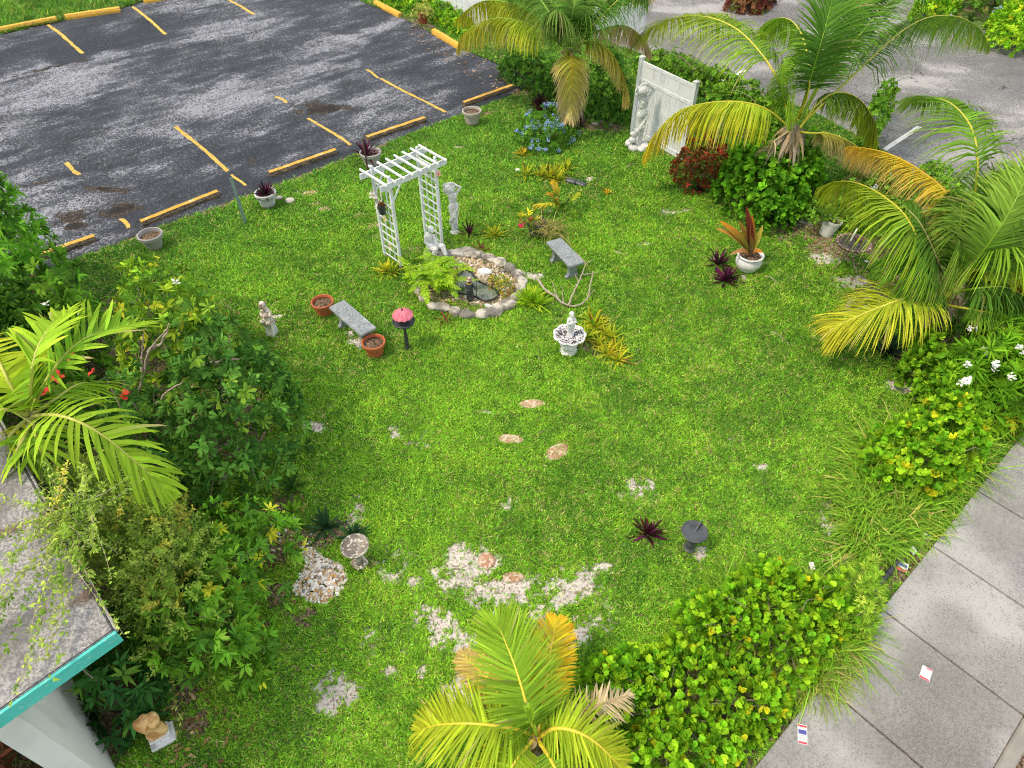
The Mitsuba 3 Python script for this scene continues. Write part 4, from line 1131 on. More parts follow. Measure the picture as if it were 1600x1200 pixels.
# ------------------------------------------------------------------ stepping stones, loose rocks, pebble pile
k0 = 'flat reddish stepping stones set in the lawn'
FLAG = [(831, 632, .24, .10, 5, 'salmon stepping stone in mid lawn, farthest of the three below the yellow bromeliads'), (797, 687, .20, .10, -5, 'salmon stepping stone in mid lawn, left of its two neighbours'), (871, 707, .22, .14, 35, 'brownish stepping stone in mid lawn, nearest of its group of three'),
        (761, 876, .11, .12, 10, 'cream and orange stepping stone left of the big sand patch'), (803, 902, .15, .08, 0, 'ochre stepping stone at the top of the big sand patch'),
        (485, 303, .20, .16, 20, 'reddish stepping stone right of the blue grey planter, largest of that row'), (492, 319, .13, .10, 10, 'small reddish stepping stone right of the blue grey planter'), (508, 327, .17, .13, 0, 'orange stepping stone, third from the blue grey planter'), (533, 316, .16, .10, 30, 'pale stepping stone midway between planter and arbor'),
        (583, 352, .20, .14, 25, 'ochre stepping stone left of the arbor foot'), (566, 336, .2, .10, 15, 'sandy stepping stone left of the arbor, before the ochre one'), (588, 370, .12, .09, 0, 'small ochre stepping stone at the left foot of the arbor'), (641, 391, .28, .20, 10, 'large reddish stepping stone under the arbor, half overgrown')]
for i, (px, py, rx, ry, dg, lab) in enumerate(FLAG):
    b = at(px, py)
    m = rock(rx, ry, .03, 200 + i, 3, .25)
    m.apply_transform(trimesh.transformations.rotation_matrix(math.radians(dg), [0, 0, 1]))
    k = thing('stepping_stone', lab, 'stepping stone', k0)
    m.apply_translation((b[0], b[1], .012 if px > 700 else -.004))
    solo(k, m, 'flagstone', smooth=40)
for i, (px, py, r_, mat, lab) in enumerate([(454, 316, .11, 'limestone', 'pale beige rock in the lawn beside the blue grey planter'), (809, 267, .07, 'white_cast_stone', 'small white stone in the lawn above the yellow bromeliads'), (930, 195, .11, 'limestone', 'round tan rock at the foot of the left palm'),
                                            (939, 191, .07, 'limestone', 'small tan rock right of the larger one at the left palm'), (953, 195, .08, 'limestone', 'tan rock nearest the fence panel, by the left palm'), (1353, 410, .05, 'white_glaze', 'small white stone on the bare soil under the mosaic table'), (437, 312, .09, 'limestone', 'weathered rock just right of the blue grey planter')]):
    b = at(px, py)
    m = rock(r_, r_ * .8, r_ * .65, 300 + i, 2, .3)
    m.apply_translation((b[0], b[1], r_ * .35))
    solo(thing('rock', lab, 'rock'), m, mat, smooth=50)
b = at(900, 287)
k = thing('rock', 'dark slate coloured slab lying by the large yellow bromeliad clump', 'rock')
m = join([box(-.12, .04, .05, .28, .16, .10, bevel=.03, deg=-30), box(.10, -.06, .04, .30, .16, .07, bevel=.025, deg=-40)])
solo(k, m, 'slate_iron', to=place(b[0], b[1], 0))
k = thing('pebble_pile', 'heap of white, tan and orange pebbles on the lawn by the grey birdbath', 'pebbles', kind='stuff')
hp = wpoly([(455, 920), (468, 900), (480, 880), (470, 868), (485, 852), (495, 862), (510, 873), (530, 880), (542, 895), (542, 912), (530, 928), (508, 944), (485, 942), (465, 930)])
P = in_poly(hp, 900, 31)
d = shapely.distance(hp.boundary, shapely.points(P))
P3 = np.column_stack([P, np.minimum(d, .22) * .35 * np.random.default_rng(3).uniform(.6, 1, len(P))])
extra = in_poly(wpoly([(400, 800), (450, 795), (500, 850), (480, 880), (410, 870)]), 90, 32)
P3 = np.vstack([P3, np.column_stack([extra, np.zeros(len(extra))])])
PEBC = [((.66, .62, .57), 5), ((.52, .44, .34), 3), ((.55, .33, .13), 1.6), ((.36, .22, .12), 1.5), ((.30, .27, .26), 1.2), ((.72, .70, .68), 3)]
solo(k, pebbles(P3, .030, PEBC, 33, .012), 'dull_colour')

def tufts(pts_, seed=17):
    g = np.random.default_rng(seed)
    B, Ls = [], []
    for px, py, r_, n in pts_:
        a = g.uniform(0, 2 * np.pi, n)
        q = at(px, py)[:2] + np.column_stack([np.cos(a), np.sin(a)]) * (r_ * g.normal(1.0, .10, n))[:, None]
        B.append(np.column_stack([q, np.zeros(n)]))
    B = np.vstack(B)
    n = len(B)
    a, el = g.uniform(0, 2 * np.pi, n), np.radians(g.uniform(35, 85, n))
    d = np.column_stack([np.cos(a) * np.cos(el), np.sin(a) * np.cos(el), np.sin(el)])
    return leaves(B, d, g.normal(size=(n, 3)), g.uniform(.06, .15, n), .011, pick([((.06, .16, .02), 3), ((.12, .26, .03), 3), ((.26, .26, .09), 1)], n, g), form='grass', drop=.3)


k = thing('grass_tufts', 'longer unmown grass around the feet of pots, benches, posts and statues', 'grass', kind='stuff')
solo(k, tufts([(243, 387, .16, 110), (420, 322, .16, 110), (582, 260, .17, 90), (738, 194, .17, 110), (508, 490, .15, 90), (587, 553, .15, 110), (1166, 421, .17, 120), (384, 350, .05, 40), (637, 545, .07, 70), (1073, 857, .11, 90), (563, 881, .13, 90),
               (888, 549, .18, 140), (711, 364, .17, 100), (427, 523, .10, 90), (256, 1153, .19, 120), (996, 231, .34, 120), (627, 418, .06, 50), (602, 400, .06, 50), (691, 385, .06, 50), (666, 365, .06, 50), (585, 527, .12, 60), (895, 430, .12, 60), (905, 418, .12, 60),
               (523, 483, .12, 60), (862, 388, .12, 60), (735, 500, .9, 700), (735, 450, 1.0, 500)]), 'foliage')

# dead branch by the second bench
k = thing('dead_branch', 'bleached forked dead branch lying beside the second stone bench', 'branch')
for pts, r0, r1 in [([(838, 433, .30), (850, 450, .22), (875, 470, .10), (888, 478, .05), (905, 477, .06), (918, 465, .15), (924, 440, .32), (926, 424, .42)], .026, .012), ([(888, 477, .05), (897, 455, .25), (908, 430, .48), (916, 412, .62)], .024, .008), ([(872, 468, .10), (866, 450, .28), (861, 438, .42)], .018, .006),
                    ([(880, 474, .07), (879, 455, .28), (878, 445, .4)], .013, .005), ([(908, 430, .48), (925, 428, .42), (936, 424, .40)], .012, .004), ([(850, 450, .22), (845, 440, .2), (843, 434, .3)], .01, .004), ([(904, 440, .38), (898, 428, .45)], .009, .003), ([(916, 412, .62), (905, 400, .66), (900, 393, .72)], .010, .003), ([(916, 412, .62), (927, 405, .66)], .008, .003), ([(918, 465, .15), (930, 452, .2)], .009, .003)]:
    c = curve([at(*p) for p in pts], 14)
    c[1:-1] += rng.normal(0, .008, (12, 3))
    part(k, 'limb', tube(c, np.linspace(r0, r1, 14), 6), 'dead_wood', smooth=True)
for pts, lab in [([(1195, 432, .02), (1205, 434, .05), (1218, 446, .02)], 'thin pale dry twig on the lawn beside the white glazed pot'), ([(1205, 518, .03), (1215, 522, .04), (1232, 536, .02)], 'pale dry twig on the open lawn, right of centre'), ([(1268, 527, .02), (1285, 532, .04), (1297, 538, .02)], 'pale dry twig on the lawn below the lowest frond of the right palm'),
                 ([(975, 265, .02), (985, 258, .04), (1000, 254, .02)], 'brown dry twig on the lawn below the fence panel')]:
    solo(thing('twig', lab, 'twig'), tube(curve([at(*p) for p in pts], 10), np.linspace(.010, .004, 10), 5), 'dead_wood')

# ------------------------------------------------------------------ house corner at lower left
k = thing('house', 'white house corner with gravel coated roof and turquoise fascia', 'house')
RZ = 2.8
r0 = at(177, 985, RZ)[:2]
ra, rb = unit(at(62, 775, RZ)[:2] - r0), unit(at(0, 1109, RZ)[:2] - r0)
roof = Polygon([r0, r0 + ra * 9, r0 + ra * 9 + rb * 9, r0 + rb * 9])
part(k, 'roof', extrude(roof, .10, RZ - .10), 'gravel_roof')
fm = lambda p, q: beam(p, q, .03, .17)
for name_, p, q in (('fascia', r0 + rb * -.01 , r0 + rb * 9), ('fascia', r0, r0 + ra * 9)):
    o = -ra * .017 if q is not None and np.allclose(unit(q - p), rb, atol=.02) else -rb * .017
    near = np.allclose(unit(q - p), rb, atol=.02)
    part(k, 'fascia', beam([*(p + o), RZ - .085], [*(q + o), RZ - .085], .03, .155) if near else beam([*(p + o), RZ - .03], [*(q + o), RZ - .03], .02, .05), 'teal_paint' if near else 'gravel_roof')
    part(k, 'drip_edge', beam([*(p - o * .4), RZ + .002], [*(q - o * .4), RZ + .002], .006, .012), 'black_iron')
wc = np.array([-4.15, 2.035])
wl = .21
m = extrude(Polygon([wc, wc + ra * 4.2, wc + ra * 4.2 + rb * wl, wc + rb * wl]), RZ - .10 + .02, -.02)
part(k, 'wall', m, 'white_stucco')
m = extrude(Polygon([wc + ra * 3.0 + rb * wl, wc + ra * 3.2 + rb * wl, wc + ra * 3.2 + rb * 6, wc + ra * 3.0 + rb * 6]), RZ - .10 + .02, -.02)
part(k, 'wall', m, 'white_stucco')

# ------------------------------------------------------------------ litter, hose
def card(px, py, w, h, ang, lab, stripes, tilt=0):
    b = at(px, py, .05)
    k = thing('litter', lab, 'litter')
    to = T().translate([float(b[0]), float(b[1]), .046]).rotate([0, 0, 1], ang).rotate([1, 0, 0], tilt)
    part(k, 'card', box(0, 0, 0, w, h, .004), 'white_glaze', to=to)
    for y0, y1, x0, x1, mat in stripes:
        part(k, 'printed_band', box((x0 + x1) / 2 * w, (y0 + y1) / 2 * h, .003, (x1 - x0) * w, (y1 - y0) * h, .002), mat, to=to)


scene['print_red'] = pr((.60, .06, .09), .5)
scene['print_blue'] = pr((.06, .07, .32), .5)
scene['print_grey'] = pr((.42, .44, .50), .5)
card(1254, 1147, .105, .21, -14, 'white card with red and blue print lying at the hedge end of the pavement', [(-.48, -.38, -.45, .45, 'print_red'), (.36, .46, -.45, .45, 'print_red'), (.0, .22, -.4, .42, 'print_blue'), (-.1, -.03, -.4, .3, 'print_grey'), (-.22, -.17, -.4, .35, 'print_grey'), (-.32, -.28, -.4, .2, 'print_grey')], 4)
card(1447, 1052, .115, .17, -36, 'white card with red edges lying in the middle of the pavement', [(-.49, -.36, -.45, .45, 'print_red'), (.38, .47, -.1, .45, 'print_red'), (.1, .14, -.3, .3, 'print_grey'), (-.1, -.06, -.3, .3, 'print_grey')], 2)
card(1410, 885, .14, .13, -30, 'crumpled white and red wrapper at the tall grass edge beside the pavement', [(-.48, -.22, -.45, .45, 'print_red'), (.0, .3, -.3, .4, 'print_blue')], 18)
card(1450, 838, .12, .11, 20, 'white and red scrap caught in the tall grass tips', [(-.45, -.3, -.4, .4, 'print_red'), (.05, .2, -.2, .3, 'print_blue')], 15)
card(1427, 860, .10, .09, 40, 'crumpled pale paper scrap between the two printed wrappers', [(.0, .1, -.3, .3, 'print_grey')], 25)
card(1269, 884, .07, .10, 10, 'small white scrap in the weeds behind the clipped round leaved hedge', [(-.2, -.1, -.3, .3, 'print_grey')], 30)
k = thing('pipe', 'black plastic pipe lying along the pavement edge beside the tall grass', 'pipe')
part(k, 'tube', tube(curve([at(1354, 938, .05), at(1375, 912, .07), at(1392, 890, .07), at(1406, 872, .09)], 16), .030, 10), 'black_iron', smooth=True)
part(k, 'coupling', tube([at(1387, 896.5, .07), at(1391, 891.5, .07)], .04, 12), 'black_iron', smooth=40)


# ------------------------------------------------------------------ palms
GRN, YGR, YEL, ORG, TAN, DGR, GRY = (.10, .22, .022), (.20, .33, .024), (.42, .40, .025), (.50, .25, .020), (.42, .32, .18), (.055, .14, .024), (.34, .29, .23)


def frond(parent, path, n=62, L=.62, W=.034, col=GRN, tip=YGR, droop=.8, vee=.25, spread=(78, 24), start=.22, rib=YGR, r0=.026, roll=None, seed=0, end=None, name='frond', lab=None, drylo=0.06, kink=.5):
    """A feather leaf: leaflets along both sides of a curved midrib. path: points in the place, from the base to the tip."""
    g = np.random.default_rng(seed + 900)
    n = int(n * 2.1) if L > .3 and n > 40 else n
    L, W = (L * 1.05, .029) if W == .034 else (L, W)
    m_ = 60
    C = curve(path, m_)
    Tn = unit(np.gradient(C, axis=0))
    up = np.array([0, 0, 1.0]) if roll is None else np.array(roll, float)
    s = np.cross(Tn, up)
    for i in range(1, m_):                                # keep the sides from flipping where the midrib runs straight up or turns over
        if np.linalg.norm(s[i]) < .25 or np.dot(s[i], s[i - 1]) < 0:
            s[i] = s[i - 1] - Tn[i] * np.dot(s[i - 1], Tn[i])
        s[i] = unit(s[i])
    s[0] = unit(s[0])
    N_ = np.cross(s, Tn)
    u = np.repeat(np.linspace(start, .995, n), 2) + g.normal(0, .002, 2 * n)
    u = u.clip(start, 1)
    sg = np.tile([1.0, -1.0], n)
    f = u * (m_ - 1)
    i0 = np.clip(f.astype(int), 0, m_ - 2)
    w = (f - i0)[:, None]
    ip = lambda A: A[i0] * (1 - w) + A[i0 + 1] * w
    P, t, S, N = ip(C), unit(ip(Tn)), unit(ip(s)), unit(ip(N_))
    q = (u - start) / (1 - start)
    ang = np.radians(spread[0] + (spread[1] - spread[0]) * q ** 1.3 - 12 * np.clip((q - .85) / .15, 0, 1) + g.normal(0, 5.5, 2 * n))
    d = S * (sg * np.sin(ang))[:, None] + t * np.cos(ang)[:, None] + N * (vee + g.normal(0, .06, 2 * n))[:, None]
    ln = L * (.55 + .45 * np.sin(np.pi * np.clip(q * .85 + .12, 0, 1))) * g.uniform(.88, 1.08, 2 * n)
    ln = ln * np.where(q > .82, 1 - (np.clip(q - .82, 0, 1) / .18) ** 1.5 * .55, 1)
    dr = droop * g.uniform(.6, 1.4, 2 * n)
    d = unit(d)
    wd = W * g.uniform(.8, 1.15, 2 * n)
    ts, ws = (0, .3, .62, .85, 1), (.45, .5, .42, .26, 0)
    col, tip = np.array(col), np.array(tip)
    e = tip if end is None else np.array(end)
    mixu = np.clip(q + g.normal(0, .12, 2 * n), 0, 1)[:, None]
    c0 = (col * (1 - mixu * .5) + e * mixu * .5) * g.lognormal(0, .22, (2 * n, 1))
    c1 = (tip * (1 - mixu * .6) + e * mixu * .6) * g.lognormal(0, .26, (2 * n, 1))
    if drylo:
        dead = (g.uniform(size=2 * n) < drylo)[:, None]
        c1 = np.where(dead, np.array(TAN) * g.uniform(.7, 1.2, (2 * n, 1)), c1)
    sn = unit(np.cross(d, N))
    V, K = [], []
    kk = g.uniform(0, kink, 2 * n)
    side = g.normal(0, .05, (2 * n, 3))
    for tt, ww in zip(ts, ws):
        x = d * (ln * tt)[:, None] + np.array([0, 0, -1.0]) * (dr * ln * (tt ** 2 + kk * max(tt - .62, 0)))[:, None] + side * (ln * tt * tt)[:, None]
        nr = np.linalg.norm(x, axis=1, keepdims=True)
        x = x * np.minimum(1, (ln * tt)[:, None] / (nr + 1e-9)) if tt else x
        V += [P + x - sn * (wd * ww)[:, None], P + x + sn * (wd * ww)[:, None]]
        cc = c0 * (1 - tt ** 1.5) + c1 * tt ** 1.5
        K += [cc, cc]
    k_ = len(ts)
    V, K = np.stack(V, 1).reshape(-1, 3), np.stack(K, 1).reshape(-1, 3)
    F = []
    for a in range(k_ - 1):
        F.append((2 * a, 2 * a + 1, 2 * a + 3 if ws[a + 1] > 0 else 2 * a + 2))
        if ws[a + 1] > 0:
            F.append((2 * a, 2 * a + 3, 2 * a + 2))
    F = (np.array(F)[None] + (np.arange(2 * n) * 2 * k_)[:, None, None]).reshape(-1, 3)
    key = part(parent, name, (V, F, K.clip(0, .85)), 'foliage', label=lab)
    C2 = C[::3]
    part(key, 'midrib', *(lambda m: (m, 'satin_colour'))(tube(C2, np.linspace(r0, .004, len(C2)), 5)), smooth=True, color=np.tile(rib, (len(C2) * 5 + 2, 1)))
    return key


def trunk(parent, pts, r0, r1, seed=0, rings=True):
    c = curve(pts, 26)
    r = np.linspace(r0, r1, 26) * (1 + .10 * (np.arange(26) % 2))
    part(parent, 'trunk', tube(c, r, 12), 'bark', smooth=30)


def bases(parent, c, n, seed, h=.5, spread=.8, cols=(TAN, GRY)):
    """Dry sheaths and fibre hanging at the crown shaft."""
    g = np.random.default_rng(seed)
    a = g.uniform(0, 2 * np.pi, n)
    d = np.column_stack([np.cos(a), np.sin(a), g.uniform(.1, 1.2, n)])
    P = np.array(c) + np.column_stack([np.cos(a) * .06, np.sin(a) * .06, g.uniform(-.25, .05, n)])
    part(parent, 'sheath', leaves(P, d, np.column_stack([np.cos(a), np.sin(a), -d[:, 2] * 0 + .3]), h * g.uniform(.5, 1.1, n), .09, np.array(cols)[g.integers(len(cols), size=n)] * g.uniform(.5, 1.1, (n, 1)), form='strap', drop=spread), 'foliage', kind='stuff')


def pts(*a):
    return [at(*p) for p in a]


P1 = thing('palm_tree', 'young coconut palm with drooping yellowing fronds beside the parking lot, behind the blue flowers', 'palm')
c1 = at(889, 80, 2.0)
trunk(P1, [at(906, 190), at(899, 135, 1.0), c1], .13, .10)
fr = lambda *a, **k: frond(P1, pts(*a), **k)
fr((886, 80, 2.0), (862, 58, 2.35), (813, 33, 2.55), (765, 30, 2.3), (724, 52, 1.85), (714, 74, 1.5), L=.85, col=YGR, tip=YEL, end=(.50, .36, .05), droop=2.2, vee=-.1, drylo=.3, seed=1, start=.2, n=70)
fr((886, 74, 2.05), (843, 30, 2.6), (798, 5, 2.7), (750, 3, 2.4), (712, 30, 1.8), L=.8, col=(.15, .22, .02), tip=YEL, droop=2.0, vee=-.1, seed=2, n=66)
fr((892, 82, 2.0), (893, 92, 2.1), (894, 120, 1.7), (892, 160, 1.0), (889, 182, .7), L=.72, col=YEL, tip=TAN, end=GRY, droop=.7, vee=.05, spread=(72, 26), seed=3, drylo=.6, rib=(.6, .38, .03), lab='tan drying frond hanging straight down', n=70)
fr((895, 80, 2.0), (912, 68, 2.3), (935, 66, 2.3), (960, 90, 1.9), (975, 125, 1.3), (981, 160, .8), L=.66, col=(.25, .28, .02), tip=(.55, .42, .12), droop=1.6, vee=.0, seed=4, drylo=.4, rib=YEL, n=66)
fr((895, 74, 2.05), (925, 40, 2.8), (960, 5, 3.1), (985, -15, 3.1), (1010, -10, 2.7), L=.85, col=DGR, tip=GRN, droop=1.3, vee=.1, seed=5, rib=YEL)
fr((891, 72, 2.1), (895, 20, 3.1), (905, -30, 3.6), L=.85, col=DGR, tip=(.12, .2, .04), droop=.8, vee=.2, seed=6, roll=(0, -1, .3))
fr((888, 72, 2.1), (865, 30, 2.9), (835, -10, 3.2), (800, -25, 3.0), L=.85, col=DGR, tip=(.14, .22, .04), droop=1.4, vee=.1, seed=7)
fr((890, 72, 2.1), (878, 30, 3.0), (868, 15, 3.3), (855, 25, 3.1), L=.7, col=DGR, tip=(.15, .22, .05), droop=1.6, vee=.1, seed=8)
fr((896, 76, 2.05), (930, 50, 2.4), (975, 40, 2.3), (1005, 60, 1.8), (1018, 85, 1.3), L=.6, col=(.28, .24, .1), tip=TAN, droop=1.7, vee=0, seed=9, drylo=.5)
fr((893, 72, 2.1), (915, 15, 3.1), (945, -25, 3.4), L=.8, col=DGR, tip=GRN, droop=1.0, vee=.1, seed=10)
bases(P1, c1, 16, 1, .35)
g = np.random.default_rng(2)
for i in range(5):
    m = trimesh.creation.icosphere(subdivisions=2)
    m.vertices *= [.05, .05, .065]
    m.apply_translation(c1 + [g.uniform(-.12, .12), -.14 + g.uniform(-.06, .05), g.uniform(-.05, .1)])
    part(P1, 'coconut', m, 'satin_colour', smooth=True, color=np.tile((.36, .42, .05), (len(m.vertices), 1)))

P2 = thing('palm_tree', 'large coconut palm with long arching fronds rising from the green bush at upper right', 'palm')
c2 = at(1240, 200, 1.9)
trunk(P2, [at(1221, 300), at(1228, 265, .8), c2], .16, .12)
fr = lambda *a, **k: frond(P2, pts(*a), **k)
fr((1234, 200, 1.95), (1200, 172, 2.35), (1162, 160, 2.5), (1112, 160, 2.4), (1062, 173, 2.05), (1025, 207, 1.5), (1006, 240, 1.0), L=.95, col=YGR, tip=YEL, end=(.62, .40, .03), droop=1.9, vee=-.05, seed=11, n=84, rib=YEL, start=.16)
fr((1236, 195, 2.0), (1218, 130, 2.7), (1190, 85, 3.1), (1150, 45, 3.3), (1100, 26, 3.2), (1050, 30, 2.7), (1012, 50, 2.2), (985, 78, 1.7), L=1.2, col=GRN, tip=YGR, end=YEL, droop=.85, vee=.30, seed=12, n=104, rib=(.55, .48, .05), start=.2)
fr((1242, 190, 2.0), (1262, 150, 2.6), (1264, 105, 3.1), (1253, 55, 3.4), (1232, 30, 3.3), (1205, 32, 2.9), (1190, 60, 2.4), L=.85, col=GRN, tip=YGR, end=YGR, droop=1.5, vee=.0, seed=13, n=76, rib=YEL)
fr((1248, 185, 2.0), (1270, 110, 3.1), (1290, 40, 3.9), (1312, -50, 4.6), L=.95, col=DGR, tip=GRN, droop=.25, vee=.35, spread=(60, 26), seed=14, n=80, roll=(0, -1, .2), rib=YGR)
fr((1250, 188, 2.0), (1290, 120, 2.9), (1333, 67, 3.5), (1383, 10, 3.9), (1450, -50, 3.9), L=.9, col=DGR, tip=GRN, droop=.7, vee=.3, spread=(60, 26), seed=15, n=80, rib=YGR)
fr((1254, 192, 2.0), (1305, 145, 2.5), (1360, 92, 3.0), (1410, 48, 3.2), (1455, 26, 3.1), (1500, 27, 2.7), (1530, 45, 2.2), (1546, 72, 1.7), L=1.05, col=DGR, tip=GRN, end=YGR, droop=1.4, vee=.15, seed=16, n=96, rib=YEL, start=.18)
fr((1250, 200, 1.95), (1275, 165, 2.3), (1305, 145, 2.5), (1338, 152, 2.3), (1362, 182, 1.8), (1369, 225, 1.1), L=.75, col=DGR, tip=YGR, end=YEL, droop=1.7, vee=.0, seed=17, n=74, rib=YEL)
fr((1246, 205, 1.85), (1265, 208, 1.9), (1300, 210, 1.8), (1340, 230, 1.4), (1360, 262, .9), L=.6, col=(.25, .26, .03), tip=TAN, droop=1.5, vee=0, seed=18, drylo=.6, rib=YEL)
fr((1240, 190, 2.0), (1222, 140, 2.7), (1228, 100, 3.2), (1250, 78, 3.4), L=.7, col=GRN, tip=YGR, droop=1.3, seed=19, n=60)
fr((1250, 186, 2.05), (1300, 90, 3.2), (1345, 10, 3.9), (1372, -40, 4.2), L=.9, col=DGR, tip=GRN, droop=.5, vee=.3, spread=(60, 26), seed=20, n=76)
fr((1232, 205, 1.9), (1205, 225, 1.7), (1190, 250, 1.1), (1180, 268, .7), L=.45, col=TAN, tip=GRY, droop=1.2, seed=21, n=34, rib=TAN, lab='dead grey brown frond at the trunk')
bases(P2, c2, 46, 3, .6, 1.5)

P3 = thing('palm_tree', 'coconut palm with bright yellow lower frond at the right edge of the lawn', 'palm')
c3 = at(1474, 455, 1.3)
trunk(P3, [at(1452, 530), at(1462, 495, .6), c3], .15, .12)
fr = lambda *a, **k: frond(P3, pts(*a), **k)
fr((1466, 462, 1.3), (1430, 462, 1.4), (1390, 474, 1.3), (1345, 492, 1.0), (1302, 512, .75), L=.95, W=.023, col=(.22, .34, .025), tip=(.36, .38, .035), end=(.46, .36, .03), droop=.55, vee=.22, seed=31, n=62, rib=(.6, .55, .1), start=.10, lab='bright yellow lowest frond over the lawn')
fr((1470, 452, 1.35), (1450, 415, 1.9), (1420, 345, 2.6), (1385, 310, 2.7), (1345, 288, 2.5), (1312, 283, 2.2), (1284, 290, 1.9), L=.88, col=GRN, tip=YGR, end=YEL, droop=1.5, vee=.05, seed=32, n=88, rib=YEL, start=.14)
fr((1480, 448, 1.35), (1492, 380, 2.1), (1480, 305, 2.7), (1440, 268, 2.8), (1400, 245, 2.7), (1366, 234, 2.5), (1325, 228, 2.1), L=.7, col=(.45, .36, .02), tip=TAN, end=(.5, .30, .03), droop=1.8, vee=0, seed=33, n=66, rib=(.6, .40, .03), drylo=.5, lab='orange and tan drying frond reaching to the left')
fr((1482, 448, 1.4), (1516, 350, 2.5), (1527, 265, 3.4), (1520, 205, 3.8), (1490, 165, 3.8), (1455, 152, 3.4), (1425, 160, 2.9), L=.85, col=GRN, tip=(.14, .22, .03), end=GRN, droop=.6, vee=.2, spread=(72, 26), seed=34, n=84, rib=YEL)
fr((1484, 452, 1.4), (1515, 400, 2.0), (1550, 350, 2.6), (1590, 310, 3.0), (1640, 290, 3.0), L=.95, col=DGR, tip=(.10, .20, .03), droop=.35, vee=.3, spread=(75, 26), seed=35, n=80, rib=YGR)
fr((1478, 466, 1.3), (1510, 430, 1.7), (1550, 412, 1.9), (1600, 404, 1.8), (1650, 420, 1.3), L=.85, col=YGR, tip=YEL, end=YEL, droop=1.7, vee=0, seed=36, n=76, rib=YEL)
fr((1478, 476, 1.25), (1520, 484, 1.35), (1560, 492, 1.25), (1600, 510, .9), L=.55, col=GRN, tip=YGR, droop=1.2, vee=0, seed=37, n=50, rib=YEL)
fr((1478, 450, 1.4), (1486, 415, 1.9), (1500, 350, 2.6), (1502, 318, 2.8), (1490, 300, 2.8), L=.75, col=DGR, tip=(.16, .26, .03), droop=1.2, vee=.0, spread=(65, 26), seed=38, n=70, rib=YGR)
fr((1476, 450, 1.4), (1462, 400, 2.0), (1435, 345, 2.5), (1400, 312, 2.6), L=.8, col=DGR, tip=GRN, droop=.8, vee=.1, seed=39, n=70, rib=TAN)
fr((1482, 446, 1.4), (1506, 390, 2.1), (1520, 345, 2.5), (1528, 372, 2.2), (1530, 425, 1.5), L=.6, col=GRN, tip=YGR, droop=1.5, vee=0, seed=40, n=64, rib=YGR, lab='bent frond with leaflets hanging towards the lawn')
fr((1474, 456, 1.35), (1455, 430, 1.7), (1425, 400, 1.9), (1400, 395, 1.8), L=.7, col=DGR, tip=GRN, droop=1.2, seed=41, n=60)
fr((1488, 450, 1.4), (1560, 360, 2.8), (1615, 255, 3.6), L=.85, col=GRN, tip=(.2, .3, .05), droop=.3, vee=.3, spread=(60, 26), seed=42, n=70, rib=YGR)
fr((1484, 458, 1.35), (1530, 450, 1.7), (1575, 450, 1.6), (1620, 475, 1.1), L=.8, col=DGR, tip=GRN, droop=1.6, seed=43, n=66)
fr((1486, 452, 1.4), (1535, 395, 2.2), (1580, 375, 2.5), (1640, 380, 2.3), L=.85, col=GRN, tip=YGR, end=YGR, droop=1.0, vee=.2, seed=45, n=76, rib=YGR)
bases(P3, c3, 26, 5, .4, 1.2)

P4 = thing('palm_tree', 'small coconut palm with green and orange fronds at the bottom centre', 'palm')
c4 = at(838, 1150, .8)
trunk(P4, [at(842, 1180, 0), at(840, 1165, .4), c4], .12, .09)
fr = lambda *a, **k: frond(P4, pts(*a), **{**k, 'L': k['L'] * .82})
fr((838, 1148, .85), (828, 1120, 1.15), (806, 1045, 1.45), (775, 968, 1.5), L=.66, W=.023, col=(.13, .25, .02), tip=(.20, .31, .03), end=YGR, droop=.08, vee=.25, spread=(68, 30), seed=51, n=54, rib=(.62, .52, .05), start=.08)
fr((842, 1146, .8), (850, 1090, .95), (858, 1030, 1.05), (870, 968, .95), L=.42, W=.026, col=YGR, tip=(.62, .36, .02), end=(.62, .34, .02), droop=.12, vee=.15, spread=(75, 35), seed=52, n=62, rib=(.62, .45, .04), lab='orange edged frond behind the upright green one', drylo=.15)
fr((832, 1148, .8), (800, 1138, 1.05), (745, 1131, 1.15), (690, 1132, 1.0), (652, 1142, .75), L=.66, W=.023, col=(.20, .31, .02), tip=YGR, end=YEL, droop=.35, vee=.15, spread=(78, 35), seed=53, n=56, rib=(.62, .52, .05), start=.08)
fr((842, 1152, .8), (868, 1138, 1.05), (905, 1145, 1.1), (940, 1168, .95), (975, 1205, .65), L=.62, W=.023, col=(.20, .31, .02), tip=YGR, end=YEL, droop=.45, vee=.12, spread=(78, 35), seed=54, n=54, rib=(.62, .52, .05), start=.06)
fr((834, 1146, .75), (800, 1105, .85), (760, 1060, .85), (722, 1020, .7), L=.38, W=.025, col=(.36, .34, .03), tip=(.50, .32, .04), end=TAN, droop=.25, vee=.05, seed=55, n=52, rib=(.6, .40, .03), drylo=.25, lab='orange drying frond at the left of the upright one')
fr((834, 1156, .8), (812, 1180, 1.0), (790, 1215, 1.0), (770, 1260, .8), L=.60, W=.023, col=YGR, tip=YEL, end=YEL, droop=.45, vee=.1, seed=56, n=56, rib=(.62, .52, .05))
fr((842, 1158, .8), (862, 1190, 1.0), (880, 1230, 1.0), (895, 1290, .8), L=.66, W=.023, col=GRN, tip=YGR, end=YEL, droop=.45, vee=.1, seed=57, n=56, rib=(.62, .52, .05))
fr((848, 1142, .65), (890, 1118, .80), (940, 1100, .85), (985, 1085, .70), L=.40, W=.022, col=TAN, tip=(.50, .40, .27), end=(.5, .42, .30), droop=.5, vee=0, seed=58, n=40, rib=(.42, .30, .16), lab='dead tan frond lying on the round leaved hedge')
fr((838, 1148, .9), (832, 1130, 1.25), (822, 1100, 1.45), L=.16, W=.03, col=YGR, tip=YGR, droop=.1, vee=.2, spread=(25, 15), seed=59, n=16)
